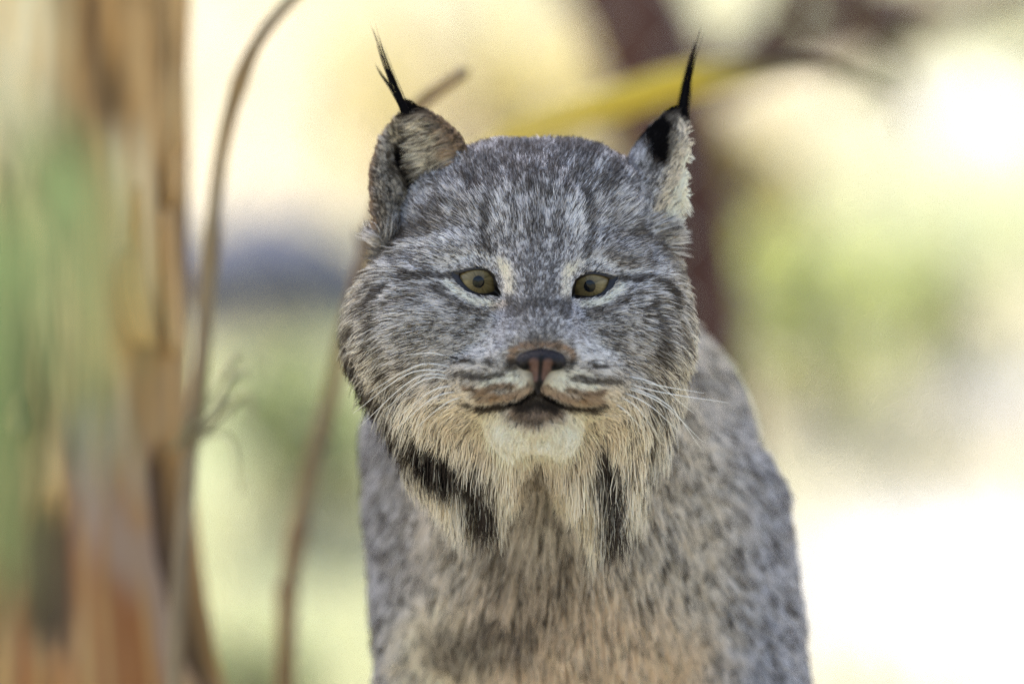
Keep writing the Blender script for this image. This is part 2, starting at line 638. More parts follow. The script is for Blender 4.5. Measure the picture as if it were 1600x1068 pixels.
def shrub(name, x, y, rad, h, mat, n, leaf, label, cat, group, seed):
    rs = np.random.default_rng(seed)
    z0 = float(gz(np.array([x]), np.array([y]))[0])
    root = tag(empty(name, (x, y, z0)), label, cat, group)
    sp = Soup()
    for k in range(7):
        a = rs.uniform(0, 2 * np.pi)
        r = rs.uniform(0.25, 0.75) * rad
        c = [(0.02 * math.cos(a), 0.02 * math.sin(a), -0.03), (r * 0.3 * math.cos(a), r * 0.3 * math.sin(a), h * 0.35),
             (r * 0.7 * math.cos(a + .2), r * 0.7 * math.sin(a + .2), h * 0.65), (r * math.cos(a + .3), r * math.sin(a + .3), h * 0.9)]
        P = spline(c, 9)
        sp.add(*tube(P, np.linspace(0.012, 0.003, 9) * (0.6 + h * 0.7), 6))
    sp.build('stem', m_bark_shrub, root)
    V, F = leaf_cloud(n, (0, 0, h * 0.56), (rad, rad, h * 0.46), leaf, rs)
    link('foliage', mesh_np('foliage', V, F, False), root, mat)
    return root

m_leaf_yellow = leaf_mat('leaf_yellow', lin(198, 186, 132), lin(188, 178, 120), 7, 0.5)
m_leaf_pale = leaf_mat('leaf_pale', lin(142, 154, 108), lin(166, 172, 126), 7, 0.5)
m_leaf_yellow_green = leaf_mat('leaf_yellow_green', lin(160, 172, 106), lin(182, 186, 122), 7, 0.55)
m_leaf_green = leaf_mat('leaf_green', lin(98, 122, 62), lin(124, 142, 74), 7, 0.5)
m_leaf_dark = leaf_mat('leaf_dark', lin(72, 92, 46), lin(92, 108, 54), 7, 0.4)

GRP = 'sunlit shrubs beyond the lynx'
for i, (u, v, rpx, hpx, mat, n, leaf, lab) in enumerate([
        (1275, 650, 180, 280, m_leaf_yellow_green, 330, 0.030, 'green bush blurred in the sun to the right of the brown trunk'),
        (1180, 470, 110, 260, m_leaf_yellow, 360, 0.034, 'yellow bush glowing just right of the brown trunk'),
        (470, 830, 150, 260, m_leaf_pale, 420, 0.030, 'low pale green bush between the dark boulder and the lynx'),
        (760, 300, 240, 330, m_leaf_yellow, 520, 0.036, 'wide yellow bush glowing behind the ear that faces the lens'),
        (1440, 560, 130, 170, m_leaf_pale, 170, 0.030, 'sparse pale bush farther right than the green bush, in full sun'),
        (400, 1180, 120, 190, m_leaf_pale, 260, 0.030, 'low pale bush at the foot of the view between trunk and lynx'),
        ]):
    x, y, z = on_ground(u, v)
    q = (D + y) / D * S
    shrub('shrub', x, y, rpx * q, hpx * q, mat, n, leaf, lab, 'shrub', GRP, 40 + i)

# ---------------------------------------------------------------- brown tree that shades the lynx
m_bark = noise_mat('brown_bark', [(0.3, lin(54, 36, 33)), (0.5, lin(78, 54, 48)), (0.72, lin(104, 80, 74))], 14, (1, 1, 0.15), rough=0.9, bmp=0.8, bdist=0.02)
TY = 2.6
def tree_shade():
    base = at(1078, 1400, TY)
    root = tag(empty('tree', (base.x, TY, 0)), 'dark brown tree with a forked trunk behind the black tipped ear', 'tree')
    o = Vector((base.x, TY, 0))
    rel = lambda u, v, dy=0: np.array(at(u, v, TY + dy) - o)
    P = spline([rel(1080, 1640) * (1, 1, 0) + (0, 0, -0.06), rel(1082, 1100), rel(1082, 680), rel(1062, 330), rel(1022, 120), rel(985, 20), rel(930, -90)], 40)
    z = P[:, 2]
    R = 0.054 + 0.022 * np.clip((0.75 - z) / 0.75, 0, 1) ** 1.5
    V, F = tube(P, R, 22)
    nn = fbm(V * (14, 14, 2.5), 1.0, 5) - 0.5
    cen = np.repeat(P, 22, 0)
    V = cen + (V - cen) * (1 + 0.28 * nn)[:, None]
    tr = link('trunk', mesh_np('trunk', V, F), root, m_bark)
    shade_crown_c = np.array(sun_dir) * 3.6 + np.array((0.03, 0.32, CZ)) - np.array(o)  # unseen crown, added on the sun's path to shade the lynx
    limbs = [[rel(945, -60), rel(915, -110), rel(880, -180), rel(830, -330, -0.1), shade_crown_c + (-0.5, -0.3, -0.5)],
             [rel(1030, 140), rel(1180, 88), rel(1330, 55), rel(1560, -10), rel(1800, -160, 0.2)],
             [rel(960, -30), rel(1010, -140), rel(1060, -350), shade_crown_c + (0.2, 0.1, -0.6), shade_crown_c + (0.2, 0.2, 0.5)],
             [rel(1330, 56), rel(1385, 95), rel(1420, 150), rel(1440, 220)],
             [rel(1180, 88), rel(1240, -40), rel(1330, -220), shade_crown_c + (0.9, 0.0, -0.4)],
             [rel(1240, -40), rel(1400, -6), rel(1520, 16), rel(1680, 70, .1)],
             [rel(930, -60), rel(820, -130), rel(640, -330), shade_crown_c + (-1.0, 0.2, -0.2)]]
    rad = [(0.046, 0.016), (0.032, 0.008), (0.04, 0.012), (0.009, 0.003), (0.02, 0.007), (0.016, 0.006), (0.02, 0.008)]
    for c, (r0, r1) in zip(limbs, rad):
        Q = spline(c, 26)
        link('limb', mesh_np('limb', *tube(Q, np.linspace(r0, r1, 26), 10)), root, m_bark)
    rs = np.random.default_rng(5)
    V, F = leaf_cloud(14000, shade_crown_c, (0.86, 0.82, 0.56), 0.055, rs, 0.1, 70)
    link('shade_crown', mesh_np('shade_crown', V, F, False), root, m_leaf_dark)
    # loose twigs with leaves in the upper right of the view
    rs = np.random.default_rng(6)
    c = rel(1385, 100)
    V, F = leaf_cloud(26, c, (0.05, 0.06, 0.04), 0.02, rs, 0.2, 6)
    link('leaf_spray', mesh_np('leaf_spray', V, F, False), root, m_leaf_dark)
tree_shade()

# yellow leaning stalk just behind the head
m_stalk, nt, out = new_mat('yellow_stalk')
tc = nt.nodes.new('ShaderNodeTexCoord')
sp_ = nt.nodes.new('ShaderNodeSeparateXYZ')
rp = nt.nodes.new('ShaderNodeValToRGB')
nt.links.new(tc.outputs['Object'], sp_.inputs[0])
el = rp.color_ramp.elements
el.new(.5)
for e_, (p_, c_) in zip(el, [(0.0, lin(212, 196, 96)), (0.155, lin(214, 196, 70)), (0.205, lin(112, 100, 62))]):   # sunlit yellow and dimmer far end painted into the colour
    e_.position = p_
    e_.color = (*c_, 1)
nt.links.new(sp_.outputs[0], rp.inputs[0])
b = nt.nodes.new('ShaderNodeBsdfPrincipled')
b.inputs['Roughness'].default_value = .5
trn = nt.nodes.new('ShaderNodeBsdfTranslucent')
mxx = nt.nodes.new('ShaderNodeMixShader')
mxx.inputs[0].default_value = .4
nt.links.new(rp.outputs[0], b.inputs['Base Color'])
nt.links.new(rp.outputs[0], trn.inputs[0])
nt.links.new(b.outputs[0], mxx.inputs[1])
nt.links.new(trn.outputs[0], mxx.inputs[2])
nt.links.new(mxx.outputs[0], out.inputs[0])
P = spline([at(690, 2030, 0.92), at(670, 1300, 0.9), at(668, 620, 0.88), at(700, 330, 0.86), at(780, 232, 0.85), at(860, 192, 0.84), at(960, 160, 0.83), at(1060, 130, 0.82), at(1160, 112, 0.8), at(1280, 104, 0.8), at(1400, 150, 0.8)], 80)
P = np.array(P)
P[0][2] = -0.03
o = tag(empty('yellow_stalk', P[0]), 'yellow green bent stalk leaning behind the head between the two ears', 'stalk')
V, F = tube(P - P[0], 0.0108 * np.interp(np.linspace(0, 1, 80), [0, .4, .6, .72, .8, .88, 1], [.6, .7, .95, 1, .75, .4, .15]), 12)
link('stem', mesh_np('stem', V, F), o, m_stalk)

# ---------------------------------------------------------------- boulder
def boulder(name, u, v, y, r, seed, mat, label):
    c = at(u, v, y)
    f = lambda p: ell(p, (0, 0, 0), r) + (fbm(p, 0.16, seed, 4) - 0.5) * 0.10 + np.maximum(0, (np.abs(p @ np.array((.6, .5, .62))) - r[2] * 0.62)) * 0.35
    V, F = surface_nets(f, [-1.4 * x for x in r], [1.4 * x for x in r], max(r) / 22.0)
    me = mesh_np(name, V, F)
    o = link(name, me, None, mat)
    o.location = c
    return tag(o, label, 'boulder')
m_rock = noise_mat('rock', [(0.25, lin(70, 74, 90)), (0.55, lin(94, 98, 114)), (0.8, lin(120, 120, 130))], 9, rough=0.9, bmp=0.7, bdist=0.03)
for u, v, du, dv, mat, sd, lab in [
        (425, 520, 200, 140, m_rock, 3, 'dark blue grey boulder blurred between the weathered trunk and the lynx')]:
    x, y, z = on_ground(u, v)
    q = (D + y) / D * S
    boulder('boulder', u, v - dv * 0.4, y + 0.12, (du * q, du * q * 0.9, dv * q), sd, mat, lab)

# ---------------------------------------------------------------- bent dry stems
m_dry = noise_mat('dry_stem', [(0.3, lin(112, 94, 70)), (0.7, lin(168, 146, 112))], 26, (1, 1, 0.25), bmp=0.3)
def stem(ctrl, r0, r1, label, seed, knots=3):
    P = np.array(spline(ctrl, 60))
    o = tag(empty('dry_stem', P[0]), label, 'stem', 'bent dry stems behind the lynx')
    R = np.linspace(r0, r1, 60)
    rs = np.random.default_rng(seed)
    for k in rs.integers(6, 54, knots):
        R[k - 1:k + 2] *= np.array((1.12, 1.3, 1.12))
    link('stem', mesh_np('stem', *tube(P - P[0], R, 10)), o, m_dry)
    for k in rs.integers(24, 56, 5):                        # short dead side shoots
        t_ = norm(P[k + 1] - P[k])
        sd = norm(np.cross(t_, rs.normal(size=3)))
        b0 = P[k] - P[0]
        Lk = rs.uniform(.012, .045)
        Q = spline([b0, b0 + (sd * .6 + t_ * .4) * Lk * .5, b0 + (sd * .5 + t_ * .8) * Lk], 7)
        link('twig', mesh_np('twig', *tube(Q, np.linspace(r1 * .6, r1 * .25, 7), 6)), o, m_dry)
    return o, P
o, P = stem([at(240, 2300, 0.32), at(262, 1300, 0.3), at(292, 760, 0.36), at(315, 560, 0.36), at(330, 380, 0.36), at(348, 230, 0.36), at(390, 90, 0.3), at(460, -5, 0.32), at(560, -80, 0.36)], 0.0055, 0.003,
     'bent dry stem arching up beside the weathered trunk', 1)
rs = np.random.default_rng(3)
for k in range(9):
    b0 = np.array(at(296, 690, 0.36)) + rs.normal(size=3) * 0.004
    e = np.array(at(rs.uniform(255, 400), rs.uniform(560, 880), 0.36 + rs.uniform(-0.05, 0.05)))
    m_ = (b0 + e) / 2 + np.array((0.012, 0, 0.02))
    V, F = tube(spline([b0, m_, e], 9) - P[0], np.linspace(0.0012, 0.0004, 9), 5)
    link('straw', mesh_np('straw', V, F), o, m_straw)
stem([at(452, 2300, 0.58), at(448, 1068, 0.55), at(455, 900, 0.55), at(480, 760, 0.55), at(520, 610, 0.55), at(575, 390, 0.5), at(625, 220, 0.42), at(660, 160, 0.36), at(725, 112, 0.32)], 0.0062, 0.0036,
     'bent dry stem rising from below and curling out beside the tufted ear', 2)

# ---------------------------------------------------------------- chain link fence
m_wire = noise_mat('galvanised_wire', [(0.3, lin(150, 150, 150)), (0.7, lin(176, 176, 174))], 40, rough=0.5, spec=0.5, bmp=0)
FY = 1.5
def fence():
    root = tag(empty('chain_link_fence', (0, FY, 0)), 'grey chain link fence running behind the lynx, blurred to a faint mesh', 'fence')
    sp = Soup()
    pit, x0, x1, z1, r = 0.055, -2.2, 2.2, 1.75, 0.0016
    n = int((x1 - x0) / pit)
    rows = int(z1 / (pit / 2))
    zs = 0.03 + np.arange(rows) * pit / 2
    for i in range(n):
        xa = x0 + i * pit
        xs_ = np.where(np.arange(rows) % 2 == 0, xa, xa + pit * 0.53)
        P = np.stack([xs_, np.where(np.arange(rows) % 2 == 0, 0.002, -0.002), zs], -1)
        sp.add(*tube(P, np.full(rows, r), 3, False))
    tag(sp.build('wire_mesh', m_wire, root), kind='stuff')
    for x in (-2.2, 2.2):
        V, F = tube([(x, 0.03, -0.1), (x, 0.03, 0.9), (x, 0.03, 1.85)], [0.024] * 3, 12)
        link('post', mesh_np('post', V, F), root, m_wire)
    V, F = tube([(-2.2, 0.03, 1.79), (0, 0.03, 1.79), (2.2, 0.03, 1.79)], [0.018] * 3, 12)
    link('top_rail', mesh_np('top_rail', V, F), root, m_wire)
fence()

# ---------------------------------------------------------------- weathered trunk at the left
m_wood, nt, out = new_mat('weathered_wood')
b = principled(nt, out, 0.85, 0.2)
r1, n1 = noise_ramp(nt, [(0.30, lin(100, 76, 52)), (0.42, lin(188, 150, 100)), (0.6, lin(220, 186, 132)), (0.8, lin(226, 202, 160))], 20, (1, 1, 0.12), detail=8, dist=0.4)
r2, n2 = noise_ramp(nt, [(0.42, (0, 0, 0)), (0.6, (1, 1, 1))], 9, (1, 1, 0.35), detail=3, offset=(0.3, 0.2, 0.71))
mx = nt.nodes.new('ShaderNodeMix')
mx.data_type = 'RGBA'
def over(src, name, colr):
    at3 = nt.nodes.new('ShaderNodeAttribute')
    at3.attribute_name = name
    m4 = nt.nodes.new('ShaderNodeMix')
    m4.data_type = 'RGBA'
    nt.links.new(at3.outputs['Fac'], m4.inputs[0])
    nt.links.new(src, m4.inputs[6])
    m4.inputs[7].default_value = (*colr, 1)
    return m4.outputs[2]
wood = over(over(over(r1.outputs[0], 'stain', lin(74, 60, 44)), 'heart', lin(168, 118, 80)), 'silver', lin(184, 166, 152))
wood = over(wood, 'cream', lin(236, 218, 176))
nt.links.new(wood, mx.inputs[6])
mx.inputs[0].default_value = 0
bump(nt, b, n1.outputs[0], 0.6, 0.008)
rta = nt.nodes.new('ShaderNodeAttribute')
rta.attribute_name = 'dark_dent'
mx2 = nt.nodes.new('ShaderNodeMix')
mx2.data_type = 'RGBA'
nt.links.new(rta.outputs['Fac'], mx2.inputs[0])
r3, n3 = noise_ramp(nt, [(0.38, lin(104, 90, 76)), (0.5, lin(255, 255, 255)), (0.66, lin(255, 232, 190))], 16, (1, 1, 0.22), detail=4, offset=(5.2, 1.3, 2.2))
mx3 = nt.nodes.new('ShaderNodeMix')
mx3.data_type = 'RGBA'
mx3.blend_type = 'MULTIPLY'
mx3.inputs[0].default_value = .8
nt.links.new(mx.outputs[2], mx3.inputs[6])
nt.links.new(r3.outputs[0], mx3.inputs[7])
nt.links.new(mx3.outputs[2], mx2.inputs[6])
mx2.inputs[7].default_value = (*lin(66, 54, 50), 1)
nt.links.new(mx2.outputs[2], b.inputs['Base Color'])
bump(nt, b, n1.outputs[0], 0.6, 0.008)

def snag():
    y = 0.46
    c = at(45, 534, y)
    root = tag(empty('dead_tree_trunk', (c.x, y, 0)), 'weathered tan tree trunk with peeling bark at the left edge', 'tree trunk')
    q = (D + y) / D * S
    zv = lambda v: CZ - (v - 534) * q
    V = []
    nz_, ns = 170, 150
    zz = np.linspace(-0.05, 1.5, nz_)
    th = np.linspace(0, 2 * np.pi, ns, endpoint=False)
    T, Z = np.meshgrid(th, zz)
    low = np.clip((zv(640) - Z) / (zv(640) - zv(1100)), 0, 3)
    R = 240 * q * (1 + 0.0 * Z) + 62 * q * np.minimum(low, 1.6) ** 1.5 * (0.55 + 0.45 * np.cos(T - 0.2))
    dirs = np.stack([np.cos(T), np.sin(T), Z * 1.2], -1)
    R = R * (1 + 0.16 * (fbm(dirs * (1, 1, 0.55), 0.33, 21, 4) - 0.5) + 0.035 * np.abs(np.sin(T * 9 + 9 * noise(dirs, 0.5, 8))) * smooth(0, 0.3, Z))
    uu, vv = 45 + R * np.cos(T) / q, 534 - (Z - CZ) / q
    fr = np.sin(T) < 0
    pu = np.stack([uu.ravel(), vv.ravel()], -1)
    wv = (fbm(dirs * (1, 1, .4), .09, 77, 3).reshape(-1) - .5) * 90
    dark_dent = 1 - smooth(26, 56, seg_dist(pu * (1, .6), [(92, 850 * .6), (100, 930 * .6)]) + wv)
    dark_dent = np.maximum(dark_dent, 1 - smooth(6, 26, seg_dist(pu * (1, .5), [(262, 735 * .5), (280, 850 * .5), (318, 985 * .5), (345, 1060 * .5)]) + wv * .4))
    dark_dent = dark_dent.reshape(T.shape) * fr * .85  # darker colour and a slight dent at the hollow and right edge
    wu = np.stack([pu[:, 0] + (fbm(dirs, .10, 41, 3).reshape(-1) - .5) * 60, pu[:, 1] + (fbm(dirs, .14, 42, 3).reshape(-1) - .5) * 90], -1)
    fib = fbm(dirs * (1, 1, .22), .045, 63, 3).reshape(-1)
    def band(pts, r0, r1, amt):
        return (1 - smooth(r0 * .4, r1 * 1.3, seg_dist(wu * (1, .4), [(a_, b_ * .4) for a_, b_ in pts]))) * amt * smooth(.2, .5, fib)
    stain = np.maximum.reduce([band([(118, -100), (112, 120), (122, 330)], 6, 26, .85), band([(40, 200), (60, 420), (30, 640)], 6, 24, .6), band([(258, 290), (262, 340)], 3, 14, .8), band([(190, 170), (205, 230)], 14, 34, .6),
                               band([(190, 880), (192, 900)], 3, 16, .9), band([(160, 620), (172, 720)], 4, 18, .6), band([(236, 500), (228, 680)], 4, 16, .5), band([(20, 900), (40, 1000)], 14, 50, .8)]).reshape(T.shape) * fr
    heart = np.maximum(band([(185, 850), (210, 980), (230, 1100)], 34, 80, 1), band([(60, 1010), (130, 1080)], 26, 60, .8)).reshape(T.shape) * fr
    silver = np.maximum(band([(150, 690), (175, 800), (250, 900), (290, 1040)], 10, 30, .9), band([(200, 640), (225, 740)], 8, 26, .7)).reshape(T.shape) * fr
    cream = np.maximum(band([(55, -60), (65, 60), (50, 150)], 20, 60, 1), band([(215, 280), (225, 430)], 12, 36, .8)).reshape(T.shape) * fr  # the top-left stroke paints a sunlit highlight into the wood colour
    R = R * (1 - .13 * dark_dent)
    V = np.stack([R * np.cos(T), R * np.sin(T), Z], -1).reshape(-1, 3)
    i = np.arange(nz_ * ns).reshape(nz_, ns)
    F = np.stack([i[:-1, :], np.roll(i, -1, 1)[:-1, :], np.roll(i, -1, 1)[1:, :], i[1:, :]], -1).reshape(-1, 4)
    tme = mesh_np('trunk', V, F)
    ra = tme.attributes.new('dark_dent', 'FLOAT', 'POINT')
    ra.data.foreach_set('value', dark_dent.ravel().astype(np.float32))
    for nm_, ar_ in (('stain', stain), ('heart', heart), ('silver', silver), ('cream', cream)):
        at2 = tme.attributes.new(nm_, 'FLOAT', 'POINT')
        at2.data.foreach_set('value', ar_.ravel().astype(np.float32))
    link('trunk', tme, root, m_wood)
    rs = np.random.default_rng(9)
    for k in range(12):
        t0 = rs.uniform(np.pi * 1.02, np.pi * 1.98)
        z0 = rs.uniform(0.46, 0.66)
        L = rs.uniform(0.04, 0.11)
        w = rs.uniform(0.004, 0.012)
        n = 9
        zs = np.linspace(z0, z0 + L, n)
        lowk = np.clip((zv(640) - zs) / (zv(640) - zv(1100)), 0, 3)
        rr = 240 * q + 62 * q * np.minimum(lowk, 1.6) ** 1.5 * (0.55 + 0.45 * np.cos(t0 - 0.2)) + 0.002 + 0.010 * np.linspace(1, 0, n) ** 3 * rs.uniform(0, 1)
        tw = t0 + 0.05 * np.sin(np.linspace(0, 3, n) + k)
        ww = w * np.sin(np.linspace(0.35, 2.8, n)) ** 0.5
        rows = []
        for j in range(n):
            er = np.array((math.cos(tw[j]), math.sin(tw[j]), 0))
            et = np.array((-math.sin(tw[j]), math.cos(tw[j]), 0))
            p = er * rr[j] + np.array((0, 0, zs[j]))
            rows += [p - et * ww[j], p + er * 0.0015, p + et * ww[j], p - er * 0.006]
        FF = []
        for j in range(n - 1):
            for e in range(4):
                a_, b_ = j * 4 + e, j * 4 + (e + 1) % 4
                FF.append((a_, b_, b_ + 4, a_ + 4))
        FF += [(3, 2, 1, 0), tuple((n - 1) * 4 + e for e in range(4))]
        link('bark_strip', mesh_np('bark_strip', rows, FF), root, m_wood)
snag()

# ---------------------------------------------------------------- green leaves close to the lens
m_blade = leaf_mat('green_blade', lin(106, 128, 84), lin(138, 150, 106), 12, 0.45)
def sprig():
    y = -0.98
    b0 = at(-560, 534, y)
    b0.z = 0
    root = tag(empty('leafy_plant', b0), 'arching green plant with drooping leaves out of focus before the weathered trunk', 'plant')
    rel = lambda u, v, dy=0: np.array(at(u, v, y + dy)) - np.array(b0)
    st = []
    for c, r in (([rel(-560, 2900) * (1, 1, 0) - (0, 0, 0.03), rel(-420, 1000), rel(-270, 380), rel(-140, 150), rel(-20, 120), rel(90, 210)], .003),
                 ([rel(-545, 2900) * (1, 1, 0) - (0, 0, 0.03), rel(-430, 1100, .05), rel(-290, 560, .06), rel(-150, 330, .07), rel(-30, 300, .06), rel(50, 380, .05)], .0026)):
        Q = spline(c, 40)
        st.append(Q)
        link('stem', mesh_np('stem', *tube(Q, np.linspace(r, .0008, 40), 7)), root, m_blade)
    rs = np.random.default_rng(14)
    for k in range(30):
        Q = st[k % 2]
        b_ = Q[20 + int(20 * rs.random() ** 1.3)]
        Lf = rs.uniform(.07, .135)
        dx = rs.uniform(-.03, .035)
        P = spline([b_, b_ + np.array((dx * .6, rs.uniform(-.02, .02), -Lf * .35)), b_ + np.array((dx, rs.uniform(-.02, .02), -Lf))], 12)
        w = rs.uniform(.002, .0042) * np.sin(np.linspace(0.25, 3.1, 12)) ** 0.7
        a_ = rs.uniform(-0.9, 0.9)
        sd = np.array((math.cos(a_), math.sin(a_), 0))
        fw = np.array((-math.sin(a_), math.cos(a_), 0))
        V, F = [], []
        for j in range(12):
            V += [P[j] - sd * w[j] - fw * 0.0006, P[j] + fw * w[j] * 0.3, P[j] + sd * w[j] - fw * 0.0006]
            if j:
                m0 = (j - 1) * 3
                F += [(m0, m0 + 1, m0 + 4, m0 + 3), (m0 + 1, m0 + 2, m0 + 5, m0 + 4)]
        link('leaf', mesh_np('leaf', V, F), root, m_blade)
sprig()

# ================================================================== THE LYNX
lynx = tag(empty('lynx', to_world(np.array((880, GROUND_V, 900)))), 'grey lynx with black ear tufts and whiskers staring at the lens', 'lynx')
LOFF = np.array(lynx.location)

BV, BF = surface_nets(lynx_sdf, (430, 110, -190), (1480, 2280, 2290), 10.0)
BV = project(lynx_sdf, BV, 1)
def refine(V, F):
    import bmesh
    bm = bmesh.new()
    bm.from_mesh(mesh_np('body_rough', V, F))
    for cuts in (1, 1):
        es = [e for e in bm.edges if any(abs(v.co.z - 10) < 90 and abs(v.co.x - E['c'][0]) < 62 and abs(v.co.y - E['c'][1]) < 46 for v in e.verts for E in EYES)]
        bmesh.ops.subdivide_edges(bm, edges=es, cuts=cuts, use_grid_fill=True)
    bmesh.ops.triangulate(bm, faces=bm.faces[:])
    bm.verts.ensure_lookup_table()
    V = np.array([v.co[:] for v in bm.verts])
    T = np.array([[v.index for v in f.verts] for f in bm.faces], np.int64)
    bm.free()
    bpy.data.meshes.remove(bpy.data.meshes['body_rough'])
    m = np.zeros(len(V), bool)
    for E in EYES:
        m |= (np.abs(V[:, 0] - E['c'][0]) < 80) & (np.abs(V[:, 1] - E['c'][1]) < 64) & (V[:, 2] < 110)
    V[m] = project(lynx_sdf, V[m], 4)
    return V, T
BV, TRI = refine(BV, BF)

def gauss_field(uv, ctrl, sig):
    c = np.array([x[:2] for x in ctrl], float)
    val = np.array([x[2:] for x in ctrl], float)
    d2 = ((uv[:, None, :] - c[None]) ** 2).sum(-1)
    w = np.exp(-d2 / (2 * sig * sig)) + 1e3 / (d2 + 400.0) ** 2
    return (w @ val) / w.sum(1, keepdims=True)

def mirror(rows, ax=843.0, kx=0.80):
    out = []
    for r in rows:
        out.append(r)
        if abs(r[0] - ax) > 12:
            out.append((ax + (ax - r[0]) * kx, r[1]) + (-r[2],) + tuple(r[3:]))
    return out

FLOW = mirror([  # u, v, du, dv, dd
    (843, 525, 0, -1, .5), (843, 460, 0, -1, .4), (838, 380, 0, -1, .4), (836, 300, 0, -1, .5), (836, 235, 0, -.6, .9),
    (760, 300, -.35, -.85, .5), (760, 245, -.3, -.5, .8), (690, 320, -.6, -.6, .5), (620, 400, -.8, -.3, .6),
    (790, 420, -.35, -.9, .2), (745, 400, -.7, -.65, .3), (700, 410, -.95, -.3, .3), (650, 450, -1, 0, .4),
    (785, 480, -.5, -.3, .3), (745, 485, -1, .05, .3), (700, 500, -1, .12, .3), (650, 530, -.95, .3, .3), (590, 500, -.85, .4, .4), (550, 520, -.7, .6, .5),
    (800, 530, -.9, -.1, .4), (770, 560, -1, .2, .4), (740, 590, -1, .35, .4), (700, 590, -.9, .5, .25), (810, 585, -.7, .6, .2),
    (800, 612, -.8, .7, .2), (760, 615, -.95, .5, .3), (840, 640, 0, 1, .05), (800, 655, -.3, 1, .1), (838, 690, 0, 1, .5),
    (750, 660, -.35, 1, .2), (690, 660, -.5, .9, .15), (620, 620, -.6, .85, .2), (570, 590, -.6, .8, .3), (760, 720, -.08, 1, 0), (690, 740, -.1, 1, -.05),
    (838, 740, 0, 1, 0), (640, 700, .12, 1, -.05), (690, 720, .1, 1, -.1), (820, 770, -.02, 1, 0)])
LEN = [(r[0], r[1], r[2]) for r in mirror([(u, v, 0, l) for u, v, l in [
    (843, 525, 7), (843, 460, 10), (838, 400, 12), (836, 320, 18), (836, 240, 21), (740, 260, 22), (690, 330, 30), (620, 400, 42),
    (745, 400, 15), (785, 450, 8), (745, 480, 12), (710, 440, 14), (700, 500, 24), (650, 480, 32), (600, 480, 46), (550, 520, 58), (560, 600, 70),
    (800, 540, 10), (770, 570, 13), (740, 590, 20), (690, 580, 32), (640, 570, 46), (810, 590, 9), (800, 615, 11), (760, 620, 14), (840, 640, 9), (835, 665, 16),
    (835, 682, 13), (780, 668, 17), (740, 670, 42), (700, 660, 62), (640, 640, 80), (600, 640, 88), (760, 710, 78), (700, 720, 110), (650, 700, 105),
    (796, 684, 11), (816, 696, 11), (836, 702, 10), (838, 735, 40), (838, 760, 34), (815, 735, 50), (838, 800, 30), (790, 735, 118), (740, 740, 128)]]) for r in [(r[0], r[1], r[3])]]

# ---- coat colours
K = {k: lin(*v) for k, v in dict(
    pale=(240, 236, 234), grey=(220, 215, 213), brown=(130, 117, 104), dark=(46, 40, 38), black=(22, 20, 20), tan=(236, 222, 200),
    cream=(245, 233, 208), white=(252, 245, 228), orange=(158, 116, 74), peach=(240, 214, 182), blue=(206, 205, 214), rust=(148, 116, 86)).items()}

